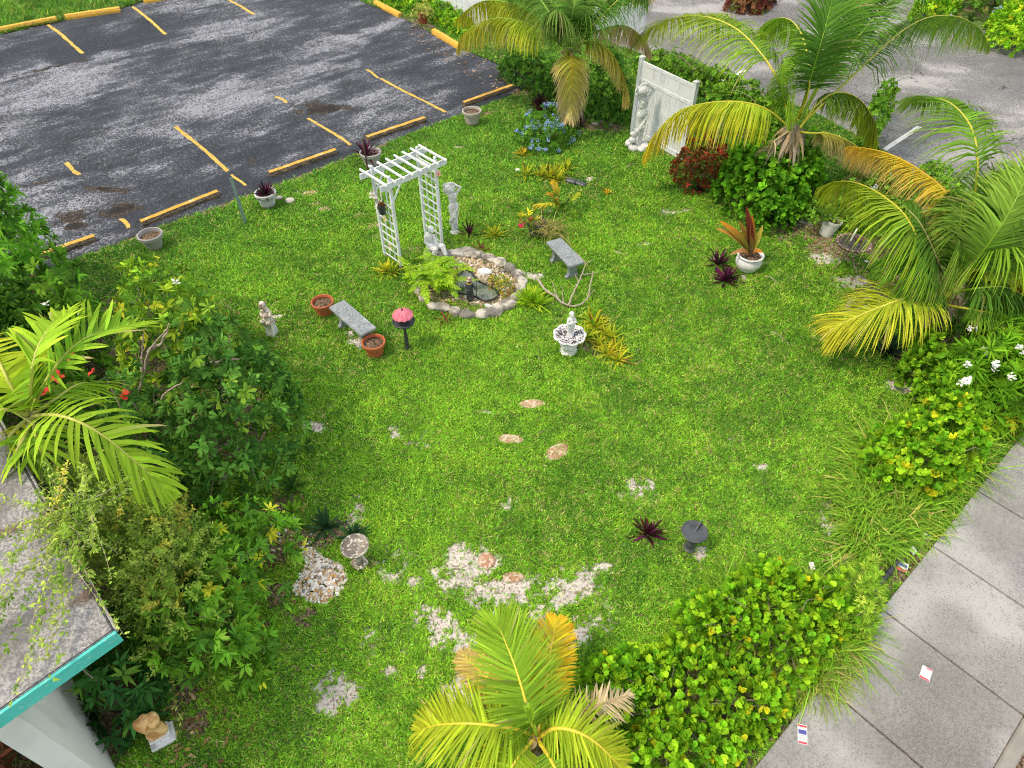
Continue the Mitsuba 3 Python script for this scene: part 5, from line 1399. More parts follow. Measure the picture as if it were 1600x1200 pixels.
bases(P4, c4, 14, 6, .22, .6, (TAN, (.2, .13, .07)))

P5 = thing('palm_tree', 'palm with broad bright green leaflets at the left edge above the roof corner', 'palm')
c5 = at(50, 650, 2.9)
trunk(P5, [at(20, 760, 0), at(40, 690, 1.6), c5], .09, .06)
fr = lambda *a, **k: frond(P5, pts(*a), **{**dict(W=.046, n=30, rib=(.45, .46, .10), kink=.15), **k})
fr((52, 635, 3.0), (77, 587, 3.4), (117, 540, 3.6), (160, 518, 3.55), (214, 510, 3.3), L=.62, col=(.16, .33, .035), tip=(.28, .42, .03), end=YGR, droop=.12, vee=.28, spread=(68, 25), seed=61, start=.12, n=32)
fr((45, 642, 3.0), (22, 610, 3.4), (2, 572, 3.6), (-20, 520, 3.6), L=.62, col=(.27, .41, .03), tip=(.46, .48, .04), end=YEL, droop=.12, vee=.28, spread=(70, 30), seed=62, start=.1)
fr((52, 650, 3.0), (80, 648, 3.25), (115, 656, 3.3), (160, 680, 3.1), (215, 725, 2.7), (262, 768, 2.3), L=.62, col=(.23, .37, .03), tip=(.28, .42, .03), end=YGR, droop=.6, vee=.25, spread=(75, 25), seed=63, start=.14, n=30)
fr((45, 655, 2.95), (25, 670, 3.0), (15, 690, 2.9), (25, 735, 2.5), (42, 778, 2.1), L=.50, col=(.36, .38, .03), tip=YEL, end=(.6, .36, .02), droop=.7, vee=0, spread=(60, 20), seed=64, start=.1, n=16, lab='yellowing frond hanging over the roof corner')
fr((50, 640, 3.0), (48, 600, 3.5), (55, 555, 3.8), (75, 515, 3.8), (100, 490, 3.6), L=.5, col=(.18, .34, .03), tip=(.30, .43, .03), droop=.2, vee=.3, spread=(65, 22), seed=69, start=.15)
fr((48, 655, 2.95), (35, 690, 3.0), (10, 730, 2.7), (-15, 770, 2.3), L=.55, col=GRN, tip=(.28, .42, .03), droop=.6, seed=65, n=22)
fr((42, 648, 3.0), (5, 640, 3.3), (-40, 650, 3.2), L=.6, col=YGR, tip=(.28, .42, .03), droop=.3, seed=66, n=24)
fr((54, 645, 2.95), (85, 625, 3.1), (125, 600, 3.0), (165, 605, 2.6), L=.5, col=GRN, tip=(.28, .42, .03), droop=.6, seed=67, n=24)
fr((50, 652, 2.9), (58, 690, 3.0), (75, 735, 2.6), L=.5, col=GRN, tip=(.28, .42, .03), droop=.8, seed=68, n=20)

# ------------------------------------------------------------------ shrubs and hedges
DK = [((.065, .16, .02), 4), ((.10, .22, .028), 3), ((.04, .11, .02), 2)]
MID = [((.095, .22, .022), 4), ((.15, .29, .03), 3), ((.06, .15, .02), 2)]
LIME = [((.15, .33, .016), 4), ((.24, .41, .02), 4), ((.09, .24, .014), 2), ((.44, .44, .02), .35)]


def shrub(name, lab, cat, outline, zr, h, dens, n, L, W, pal, form='oval', edge=.5, bot=.2, seed=0, spread=(35, 75), bend=.15, drop=.1, stems=8, sr=.02, tip=None, lump=.55, group=None, freq=1.7, extra=None, key=None, dz=0.0, world=None):
    """A shrub over the outlined patch: whorls of leaves through the outer layer of its lumpy crown, on stems."""
    poly = (world if world is not None else wpoly(outline, zr))
    poly = wob(poly, .14, seed)
    N = int(dens * (1.75 if cat in ('shrub', 'tree') and dens < 140 else 1.15) * poly.area)
    P, ax, f = dome(poly, h, N, edge, bot, seed, lump, freq)
    shoot = np.random.default_rng(seed + 3).uniform(size=len(P)) < .05
    P[:, 2] += dz + np.where(shoot & (f > .8), .16 * h, 0)
    k = key or thing(name, lab, cat, group)
    g = np.random.default_rng(seed + 77)
    mesh = rosettes(P, ax, n, L, W, pal, form, spread, bend, .27, drop, tip, g)
    part(k, 'foliage', mesh, 'foliage', kind='stuff')
    if stems:
        c = np.array(poly.centroid.coords[0])
        b = np.column_stack([c + g.normal(0, .12, (4, 2)) * min(1, math.sqrt(poly.area)), np.full(4, -.02 + dz)])
        part(k, 'stem', twigs(P, b, stems, sr, seed), 'bark', kind='stuff')
    return k, P, ax, f


def flowers(k, P, n, size, col, cen, name='flower', petals=5, num=1, r=.02, seed=0, asparts=True, up=.06):
    """Flower clusters at chosen points of the crown, each cluster a part."""
    for i, p in enumerate(P):
        g = np.random.default_rng(seed + i)
        Q = p + [0, 0, up] + g.normal(0, r, (num, 3))
        m = rosettes(Q, unit(g.normal(0, .35, (num, 3)) + [0, -.25, 1]), petals, size, size * .75, [(col, 1)], 'round', (60, 88), bend=.1, jit=.06, tip=cen, r=g)
        part(k, name, m, 'foliage')


def top_points(P, f, n, seed, lo=.85):
    g = np.random.default_rng(seed)
    c = np.flatnonzero(f > lo)
    return P[g.choice(c, n, replace=False)]


# right side, along the pavement
hedge = 'round leaved hedge shrubs along the pavement'
shrub('hedge_shrub', 'round leaved yellow green hedge at the bottom, right of the small palm', 'shrub', [(905, 1060), (930, 1015), (985, 1000), (1010, 1010), (1040, 985), (1110, 1010), (1180, 1040), (1245, 1085), (1222, 1130), (1180, 1160), (1135, 1230), (930, 1240), (945, 1150), (910, 1110)], .35, .62, 330, 8, .070, .050, LIME, 'round', .35, .25, 71, (18, 66), -.3, 0, 26, .012, group=hedge, lump=1.0, freq=2.3)
shrub('hedge_shrub', 'round leaved yellow green hedge mixed with grass, below the sundial', 'shrub', [(1055, 990), (1060, 930), (1100, 925), (1150, 890), (1180, 878), (1240, 890), (1310, 900), (1335, 935), (1345, 978), (1310, 1025), (1250, 1085), (1180, 1045), (1110, 1015)], .35, .70, 290, 8, .070, .050, LIME, 'round', .35, .25, 72, (18, 66), -.3, 0, 26, .012, group=hedge, lump=1.0, freq=2.3)
shrub('hedge_shrub', 'round leaved yellow green shrub at the pavement right of the tall grass', 'shrub', [(1340, 720), (1365, 665), (1440, 630), (1500, 645), (1550, 672), (1535, 715), (1508, 752), (1470, 775), (1440, 775), (1400, 765), (1350, 760)], .40, .85, 290, 8, .074, .053, LIME, 'round', .4, .25, 73, (30, 70), -.2, 0, 20, .012, group=hedge, lump=1.0, freq=2.3)
shrub('hedge_shrub', 'round leaved bright green shrub left of the white flowering bush', 'shrub', [(1425, 600), (1418, 560), (1425, 525), (1448, 515), (1470, 540), (1490, 600), (1540, 650), (1545, 672), (1490, 660), (1440, 640)], .5, .95, 400, 8, .074, .052, [((.13, .29, .016), 4), ((.20, .36, .02), 3), ((.08, .20, .014), 2)], 'round', .4, .2, 74, (30, 70), -.2, 0, 14, .012, group=hedge, lump=.6)


def tall_grass(key, poly, n, L, W, cols, seed, lean=(20, 70), drop=.7):
    g = np.random.default_rng(seed)
    T_ = in_poly(poly, max(12, n // 28), seed)
    i = g.integers(len(T_), size=n)
    B = np.column_stack([T_[i] + g.normal(0, .07, (n, 2)), np.zeros(n)])
    a = g.uniform(0, 2 * np.pi, n)
    el = np.radians(90 - g.uniform(*lean, n))
    d = np.column_stack([np.cos(a) * np.cos(el), np.sin(a) * np.cos(el), np.sin(el)])
    c = pick(cols, n, g, .2)
    return leaves(B, d, np.column_stack([np.cos(a) * -np.sin(el), np.sin(a) * -np.sin(el), np.cos(el)]) + .3 * g.normal(size=(n, 3)), g.uniform(*L, n), g.uniform(.6, 1.2, n) * W, c, tip=c * .75 + np.array([.34, .38, .06]) * .25, form='grass', bend=0, drop=drop * g.uniform(.5, 1.3, n))


TG = [((.09, .24, .022), 5), ((.17, .36, .03), 4), ((.32, .36, .06), .8), ((.44, .37, .15), .4)]
k = thing('tall_grass', 'large clump of tall arching grass beside the pavement at right', 'grass', kind='stuff')
solo(k, tall_grass(k, wpoly([(1325, 800), (1345, 720), (1390, 690), (1440, 715), (1480, 745), (1465, 775), (1425, 810), (1390, 845), (1360, 868), (1340, 860)]), 8200, (.40, .85), .021, TG, 5, (10, 75), .6), 'foliage')
k = thing('tall_grass', 'tall grass growing through the round leaved hedge below the sundial', 'grass', kind='stuff')
solo(k, tall_grass(k, wpoly([(1100, 960), (1130, 920), (1200, 930), (1270, 945), (1320, 960), (1330, 1020), (1280, 1060), (1200, 1000), (1130, 980)]), 1300, (.7, 1.1), .015, TG, 6, (10, 70), .6), 'foliage')
k = thing('tall_grass', 'scattered grass blades growing through the round leaved shrub at the right of the lawn', 'grass', kind='stuff')
solo(k, tall_grass(k, wpoly([(1345, 710), (1390, 670), (1460, 650), (1520, 680), (1520, 740), (1460, 760), (1380, 750)]), 1300, (.8, 1.25), .015, TG, 16, (8, 60), .55), 'foliage')
k = thing('tall_grass', 'pale fringe of fine grass spilling onto the pavement beside the hedge', 'grass', kind='stuff')
solo(k, tall_grass(k, wpoly([(1250, 1075), (1320, 1000), (1328, 1008), (1262, 1088)]), 750, (.4, .75), .010, [((.16, .26, .03), 3), ((.28, .34, .07), 3), ((.42, .38, .16), 1)], 7, (20, 75), .8), 'foliage')
k = thing('tall_grass', 'grass tufts along the pavement edge below the right hand shrub', 'grass', kind='stuff')
solo(k, tall_grass(k, wpoly([(1485, 770), (1500, 765), (1450, 825), (1430, 840)]), 360, (.35, .7), .011, TG, 8, (20, 75), .8), 'foliage')
k = thing('tall_grass', 'dry straw coloured grass between lawn and hedge right of the sundial', 'grass', kind='stuff')
solo(k, tall_grass(k, wpoly([(1285, 900), (1300, 840), (1330, 770), (1345, 800), (1340, 860), (1320, 900)]), 420, (.25, .5), .009, [((.45, .36, .18), 3), ((.30, .30, .07), 2), ((.5, .42, .26), 1)], 9, (30, 85), .9), 'foliage')
k = thing('tall_grass', 'dry leaf tuft drooping over the pavement at the upper right edge', 'grass', kind='stuff')
solo(k, tall_grass(k, wpoly([(1570, 640), (1595, 640), (1590, 675), (1575, 680)]), 160, (.35, .6), .014, [((.46, .34, .17), 3), ((.30, .2, .1), 1)], 10, (30, 85), 1.0), 'foliage')
# feathery shrub at the pavement
k, P, ax, f = shrub('feathery_shrub', 'feathery light green shrub with needle like leaves at the pavement edge, by the black pipe', 'shrub', [(1305, 935), (1318, 885), (1345, 865), (1362, 895), (1378, 950), (1368, 978), (1335, 975)], .5, 1.05, 620, 16, .085, .013, [((.18, .34, .03), 3), ((.30, .44, .05), 3), ((.10, .22, .02), 1)], 'diamond', .25, .1, 75, (15, 70), 0, 0, 12, .012, lump=.5)
# white flowering bush
k, P, ax, f = shrub('flowering_bush', 'bush with long narrow leaves and white flower clusters at right edge', 'shrub', [(1462, 590), (1470, 545), (1500, 520), (1540, 505), (1620, 500), (1650, 600), (1620, 655), (1560, 640), (1500, 625)], .7, 1.25, 62, 15, .25, .036, [((.10, .25, .014), 4), ((.16, .32, .018), 3), ((.07, .17, .014), 2), ((.36, .38, .02), .6)], 'lance', .5, .25, 76, (30, 85), .25, .15, 14, .02, lump=.5)
flowers(k, [at(*p) for p in ((1518, 514, 1.15), (1537, 549, 1.2), (1541, 553, 1.2), (1511, 573, 1.15), (1556, 571, 1.25), (1553, 575, 1.25), (1504, 598, 1.1), (1510, 596, 1.1), (1578, 592, 1.15), (1592, 545, 1.25), (1600, 556, 1.2))], 0, .05, (.86, .86, .82), (.86, .84, .62), 'flower_cluster', 5, 3, .022, 3, up=.03)

# behind, around the right hand palms
k, P, ax, f = shrub('green_bush', 'bright green round leaved bush around the trunk of the large upper right palm', 'shrub', [(1118, 270), (1140, 235), (1180, 225), (1240, 230), (1285, 250), (1295, 290), (1270, 305), (1240, 320), (1190, 330), (1150, 300)], .7, 1.25, 170, 8, .105, .075, [((.085, .24, .016), 4), ((.13, .31, .018), 3), ((.055, .15, .012), 2)], 'round', .5, .2, 81, (35, 75), -.15, .05, 12, .02)
k, P, ax, f = shrub('red_shrub', 'reddish brown croton like shrub under the long yellow frond', 'shrub', [(1052, 255), (1070, 228), (1110, 218), (1138, 235), (1140, 262), (1120, 280), (1080, 285)], .4, .85, 180, 6, .085, .045, [((.16, .035, .018), 3), ((.10, .055, .018), 3), ((.26, .05, .03), 1), ((.09, .11, .02), 2)], 'oval', .35, .15, 82, (30, 80), .1, .1, 8, .015)
flowers(k, top_points(P, f, 3, 2), 0, .05, (.75, .10, .03), (.8, .2, .05), 'flower', 5, 2, .03, 20)
shrub('understory_shrub', 'dark green low shrub behind the palm, left of the white fence panel', 'shrub', [(905, 130), (930, 105), (965, 95), (985, 130), (982, 175), (950, 185), (920, 170)], .4, .9, 130, 7, .10, .05, DK, 'oval', .4, .15, 83, (35, 80), .15, .1, 8, .015)
shrub('understory_shrub', 'dark green creeping shrub between the parking lot corner and the left palm', 'shrub', [(775, 108), (800, 92), (850, 90), (880, 110), (885, 135), (855, 150), (825, 128), (795, 118)], .3, .7, 130, 7, .10, .05, DK, 'oval', .35, .15, 84, (35, 80), .15, .1, 8, .015)
shrub('understory_shrub', 'green hedge row behind the white fence panel along the grey lot', 'shrub', [(985, 95), (1020, 85), (1090, 108), (1150, 130), (1220, 165), (1250, 190), (1215, 200), (1150, 165), (1095, 135), (1040, 120)], .4, .8, 110, 7, .10, .055, MID, 'oval', .35, .15, 85, (35, 80), .15, .1, 12, .015)
k, P, ax, f = shrub('understory_shrub', 'mixed green shrub with pale blue flowers between the two right hand palms', 'shrub', [(1285, 290), (1320, 262), (1380, 268), (1430, 300), (1455, 350), (1430, 390), (1395, 360), (1350, 330), (1300, 320)], .4, .8, 100, 7, .10, .045, MID + [((.20, .22, .08), 1)], 'oval', .4, .15, 86, (35, 80), .15, .1, 12, .015)
flowers(k, top_points(P, f, 5, 4), 0, .035, (.22, .32, .80), (.5, .6, .9), 'flower_cluster', 5, 4, .04, 30)
k, P, ax, f = shrub('understory_shrub', 'dark shrub with red flowers behind the right palm at the picture edge', 'shrub', [(1490, 480), (1520, 455), (1580, 450), (1650, 455), (1650, 500), (1560, 505), (1510, 500)], .5, .9, 95, 7, .12, .06, DK, 'oval', .4, .15, 87, (35, 80), .15, .1, 8, .015)
flowers(k, [at(*p) for p in ((1572, 462, .8), (1582, 456, .85), (1590, 470, .8), (1597, 460, .85), (1560, 476, .8))], 0, .05, (.70, .09, .02), (.75, .2, .03), 'flower_cluster', 5, 5, .04, 40)
k, P, ax, f = shrub('understory_shrub', 'yellow green sprig shrub rising by the grey lot behind the large palm', 'shrub', [(1345, 195), (1360, 160), (1390, 150), (1398, 165), (1375, 205), (1360, 220)], .5, 1.1, 90, 7, .12, .07, MID, 'oval', .25, .2, 88, (35, 80), .15, .1, 8, .012)
shrub('understory_shrub', 'green shrub at the lot edge under the tall curved frond of the right palm', 'shrub', [(1425, 275), (1440, 255), (1475, 265), (1520, 310), (1560, 350), (1590, 395), (1560, 400), (1510, 350), (1460, 310)], .3, .6, 110, 7, .09, .04, MID, 'oval', .3, .15, 89, (35, 80), .15, .1, 8, .012)
# potted shrub in bucket and its neighbour
shrub('potted_shrub', 'leafy green shrub growing in the tilted white bucket', 'shrub', [(1255, 325), (1275, 305), (1310, 303), (1330, 318), (1315, 332), (1290, 336), (1265, 334)], .62, .42, 190, 6, .085, .045, MID, 'oval', .25, .2, 91, (35, 85), .15, .1, 6, .01, dz=.36)
shrub('understory_shrub', 'small green shrub between the white bucket and the mosaic table', 'shrub', [(1308, 340), (1330, 325), (1350, 335), (1352, 358), (1330, 365), (1312, 358)], .25, .5, 190, 6, .085, .045, MID, 'oval', .25, .15, 92, (35, 85), .15, .1, 6, .01)
# top edge
k, P, ax, f = shrub('flowering_bush', 'blue flowered bush at the top right corner beyond the grey lot', 'shrub', [(1545, 50), (1550, 20), (1580, 10), (1640, 15), (1640, 75), (1590, 70), (1565, 65)], .4, .9, 110, 7, .12, .05, LIME, 'oval', .4, .15, 93, (35, 80), .1, .1, 8, .015)
flowers(k, top_points(P, f, 12, 5, .75), 0, .06, (.16, .25, .68), (.35, .42, .8), 'flower_cluster', 5, 4, .06, 60)
k, P, ax, f = shrub('flowering_bush', 'small yellow green bush with pale blue flowers beyond the grey lot', 'shrub', [(1425, 15), (1435, -10), (1475, -20), (1500, 5), (1480, 25), (1445, 32)], .4, .9, 110, 7, .12, .05, LIME, 'oval', .4, .15, 94, (35, 80), .1, .1, 8, .015)
flowers(k, top_points(P, f, 6, 6, .75), 0, .06, (.2, .3, .7), (.35, .42, .8), 'flower_cluster', 5, 3, .06, 80)
shrub('far_bush', 'olive bushes along the top right edge behind the blue flowered bush', 'shrub', [(1490, 20), (1500, -30), (1660, -30), (1660, 10), (1600, 8), (1550, 18)], .3, 1.0, 26, 7, .20, .09, DK + [((.20, .20, .06), 2)], 'oval', .5, .15, 95, (35, 80), .1, .1, 8, .02)
shrub('far_bush', 'purple brown ground shrub at the top edge beyond the grey lot', 'shrub', [(1130, 6), (1150, -12), (1200, -14), (1215, 0), (1190, 14), (1150, 14)], .2, .5, 70, 7, .16, .07, [((.10, .03, .025), 3), ((.14, .07, .03), 2), ((.08, .10, .02), 1)], 'oval', .4, .1, 96, (35, 85), .1, .1, 6, .015)
shrub('weeds', 'bright green weeds in front of the white board fence at the top', 'weeds', [(585, 0), (620, -14), (690, -6), (735, 25), (745, 50), (720, 58), (690, 35), (650, 18), (615, 8)], .15, .4, 150, 7, .12, .05, LIME + MID, 'lance', .4, .05, 97, (20, 85), .1, .2, 0, lump=.8)
shrub('weeds', 'straggly pale weeds in the small dark red pot', 'weeds', [(642, 18), (650, 5), (672, 4), (680, 18), (668, 24), (652, 24)], .5, .35, 170, 6, .09, .025, [((.36, .36, .10), 2), ((.20, .28, .05), 2)], 'lance', .25, .1, 98, (15, 80), .1, .2, 0, dz=.30)

# blue flowering plumbago
k, P, ax, f = shrub('flowering_bush', 'low bush covered with pale blue flowers on the lawn under the left palm', 'shrub', [(803, 205), (815, 182), (845, 170), (880, 175), (905, 190), (900, 208), (880, 225), (845, 230), (815, 222)], .3, .62, 210, 6, .07, .03, [((.07, .19, .022), 3), ((.11, .26, .025), 3), ((.04, .11, .02), 2)], 'oval', .35, .15, 99, (30, 80), .1, .1, 8, .012, lump=.7)
flowers(k, top_points(P, f, 46, 7, .6), 0, .036, (.15, .25, .72), (.30, .40, .80), 'flower_cluster', 5, 5, .035, 100, up=.04)


# strap leaved plants
def straps(name, lab, cat, px, py, n, L, W, cols, elev=(15, 80), drop=.35, tip=None, seed=0, z=0.0, group=None, heads=1, r=.12, pos=None, form='strap', each=False):
    g = np.random.default_rng(seed + 400)
    b = at(px, py, z) if pos is None else np.asarray(pos)
    k = thing(name, lab, cat, group)
    for h in range(heads):
        o = b + np.array([*(g.normal(0, r, 2) if heads > 1 else (0, 0)), 0])
        a = np.arange(n) * 2.39996 + g.normal(0, .2, n)
        el = np.radians(np.linspace(elev[1], elev[0], n) + g.normal(0, 6, n))
        d = np.column_stack([np.cos(a) * np.cos(el), np.sin(a) * np.cos(el), np.sin(el)])
        nn = np.column_stack([-np.cos(a) * np.sin(el), -np.sin(a) * np.sin(el), np.cos(el)])
        c = pick(cols, n, g, .18)
        t = c if tip is None else np.where((g.uniform(size=n) < .6)[:, None], np.array(tip), c)
        m = leaves(o + d * .02, d, nn, L * g.uniform(.65, 1.1, n), W, c, tip=t, form=form, bend=0, drop=drop * g.uniform(.4, 1.3, n))
        part(k, 'rosette' if heads > 1 else 'leaves', m, 'foliage', kind='stuff')
    return k


PUR = [((.055, .010, .030), 3), ((.030, .012, .020), 3), ((.10, .015, .06), 1), ((.025, .030, .018), 2)]
BRO = [((.28, .34, .02), 4), ((.12, .24, .02), 4), ((.46, .40, .03), 2), ((.12, .05, .02), 1)]
dkp = 'dark purple strap leaved plants'
bro = 'yellow and green bromeliad clumps on the lawn'
straps('potted_plant', 'dark purple rosette plant in the pale blue grey planter', 'plant', 0, 0, 34, .36, .055, PUR, (5, 85), .15, pos=PB + [0, 0, -.03], seed=1)
straps('potted_plant', 'dark purple strap leaved plant at the left of the tall ribbed grey pot', 'plant', 0, 0, 26, .50, .05, PUR, (0, 85), .25, pos=PC + [-.10, -.02, -.03], seed=2)
straps('purple_plant', 'spiky dark purple plant standing alone left of the sundial', 'plant', 1012, 836, 34, .30, .045, [((.05, .012, .02), 3), ((.03, .018, .012), 3), ((.08, .012, .05), 1), ((.06, .06, .02), 1)], (5, 85), .2, seed=3, group=dkp)
straps('purple_plant', 'dark purple plant on the lawn right of the woman statue by the arbor', 'plant', 733, 367, 16, .38, .035, PUR, (20, 80), .1, seed=4, group=dkp)
straps('purple_plant', 'dark purple many leaved plant at the foot of the white glazed pot', 'plant', 1126, 430, 30, .42, .045, PUR + [((.13, .015, .08), 1.2)], (5, 80), .15, seed=5, group=dkp, heads=3, r=.15)
straps('purple_plant', 'purple plant in front of the reddish shrub at right', 'plant', 1092, 300, 22, .36, .045, PUR, (10, 80), .2, seed=6, group=dkp)
straps('purple_plant', 'near black spiky plant left of the blue flowered bush under the palm', 'plant', 838, 168, 40, .55, .05, [((.020, .012, .012), 3), ((.035, .015, .018), 2), ((.06, .02, .02), 1)], (10, 80), .25, seed=7, group=dkp, heads=2, r=.2)
straps('purple_plant', 'near black spiky plant right of the blue flowered bush', 'plant', 905, 188, 36, .42, .045, [((.020, .012, .015), 3), ((.035, .015, .022), 2)], (10, 80), .25, seed=8, group=dkp, heads=2, r=.16)
straps('red_plant', 'withered dark red plant at the top of the pond ring', 'plant', 753, 393, 18, .32, .03, [((.10, .03, .025), 3), ((.20, .09, .06), 2)], (5, 60), .3, seed=9)
straps('red_plant', 'small brownish red plant in the grass below the pond ring', 'plant', 697, 503, 16, .28, .03, [((.12, .06, .025), 3), ((.10, .14, .02), 2), ((.20, .05, .04), 1)], (5, 60), .3, seed=10)
straps('bromeliad', 'small yellow bromeliad nearest the blue flowered bush', 'plant', 817, 244, 34, .28, .03, BRO, (15, 85), .2, ORG, 11, group=bro)
straps('bromeliad', 'wide yellow bromeliad clump beside the dark slate slab', 'plant', 872, 278, 30, .40, .030, BRO, (15, 85), .2, YEL, 12, group=bro, heads=6, r=.24)
straps('bromeliad', 'single tiny orange bromeliad alone on the lawn', 'plant', 948, 304, 12, .18, .035, [((.55, .28, .02), 3), ((.4, .33, .03), 1)], (30, 85), .2, None, 13, group=bro)
straps('bromeliad', 'yellow bromeliad between the purple plant and the red flowered pot', 'plant', 772, 370, 44, .34, .030, BRO, (10, 85), .25, YEL, 14, group=bro)
straps('bromeliad', 'pair of yellow striped bromeliads left of the arbor foot', 'plant', 599, 438, 36, .36, .032, BRO, (10, 80), .25, YEL, 15, group=bro, heads=2, r=.18)
k = straps('bromeliad', 'large sprawling yellow green bromeliad bed right of the child birdbath', 'plant', 925, 508, 22, .36, .038, BRO, (10, 85), .25, YEL, 16, group=bro, heads=4, r=.14)
for i, (px, py) in enumerate(((915, 528), (935, 540), (948, 555), (962, 548), (955, 530), (965, 565), (945, 525))):
    g = np.random.default_rng(500 + i)
    n = 30
    a = np.arange(n) * 2.39996
    el = np.radians(np.linspace(80, 15, n) + g.normal(0, 6, n))
    d = np.column_stack([np.cos(a) * np.cos(el), np.sin(a) * np.cos(el), np.sin(el)])
    c = pick(BRO, n, g)
    part(k, 'rosette', leaves(at(px, py), d, np.column_stack([-np.cos(a) * np.sin(el), -np.sin(a) * np.sin(el), np.cos(el)]), .40 * g.uniform(.6, 1.1, n), .029, c, tip=c * .6 + np.array(YEL) * .4, form='strap', bend=0, drop=.25), 'foliage', kind='stuff')
aga = 'dark green agave like rosettes'
straps('agave', 'dark green spiky rosette left of the grey birdbath above the pebble pile', 'plant', 510, 825, 26, .34, .05, [((.022, .06, .025), 3), ((.035, .085, .03), 2)], (5, 80), .15, seed=21, group=aga)
straps('agave', 'dark green spiky rosette just behind the grey birdbath', 'plant', 553, 840, 24, .32, .05, [((.022, .06, .025), 3), ((.035, .085, .03), 2)], (10, 80), .15, seed=22, group=aga)
straps('agave', 'dark green thin leaved rosette above the left spiky one, by the big bush', 'plant', 455, 765, 24, .34, .035, [((.03, .08, .02), 3), ((.05, .12, .02), 2)], (10, 80), .2, seed=23, group=aga)
straps('agave', 'near black green spiky rosette under the yellow frond of the right palm', 'plant', 1385, 552, 40, .42, .05, [((.014, .04, .025), 3), ((.025, .06, .03), 2)], (5, 80), .15, seed=24, group=aga)
straps('agave', 'dark grey green rosette under the bright green bush beside the large palm', 'plant', 1203, 340, 22, .48, .07, [((.02, .055, .02), 3), ((.03, .075, .03), 2)], (5, 75), .2, seed=25, group=aga, heads=2, r=.2)
straps('asparagus_fern', 'bright yellow green bushy plant at the right rim of the pond ring', 'plant', 830, 472, 60, .40, .030, [((.26, .42, .02), 3), ((.18, .33, .02), 2), ((.34, .42, .03), 1)], (20, 85), .25, seed=26, heads=4, r=.11)
straps('seedling', 'bright green whorled seedling between the big bush and the pebble pile', 'plant', 457, 800, 16, .24, .055, [((.17, .32, .03), 2), ((.12, .26, .02), 2)], (10, 75), .2, seed=27, form='oval')

# large fern in the pond ring
k = thing('fern', 'large bright green feathery fern at the left side of the pond', 'fern')
g = np.random.default_rng(8)
for i in range(46):
    a, el = i * 2.39996 + g.normal(0, .2), math.radians(g.uniform(15, 80))
    o = at(682, 445, .05) + [*g.normal(0, .17, 2), 0]
    ln = g.uniform(.5, .85)
    e = np.array([math.cos(a), math.sin(a), 0])
    p = [o, o + e * ln * .45 * math.cos(el) + [0, 0, ln * .5 * math.sin(el) + .12], o + e * ln * (.55 + .35 * math.cos(el)) + [0, 0, ln * .62 * math.sin(el) + .02]]
    yl = g.uniform()
    frond(k, p, n=22, L=.11, W=.026, col=(.12 + .10 * yl, .28 + .10 * yl, .015), tip=(.18 + .1 * yl, .36 + .05 * yl, .02), droop=.2, vee=.1, spread=(80, 50), start=.12, rib=(.14, .20, .03), r0=.006, seed=700 + i)
shrub('ground_cover', 'low mixed ground cover plants around the small pond', 'plants', [(755, 445), (765, 425), (790, 428), (805, 445), (800, 462), (785, 470), (780, 452)], .1, .22, 330, 6, .05, .022, [((.14, .22, .02), 3), ((.28, .26, .03), 2), ((.30, .14, .03), 1)], 'oval', .2, .0, 101, (30, 85), .1, .1, 0, lump=.8)
shrub('ground_cover', 'low green ground cover along the front of the small pond', 'plants', [(690, 470), (712, 462), (735, 470), (760, 478), (790, 475), (780, 487), (735, 490), (705, 484)], .1, .14, 330, 6, .05, .022, [((.10, .22, .02), 3), ((.20, .30, .02), 2)], 'oval', .2, .0, 102, (30, 85), .1, .1, 0, lump=.9)

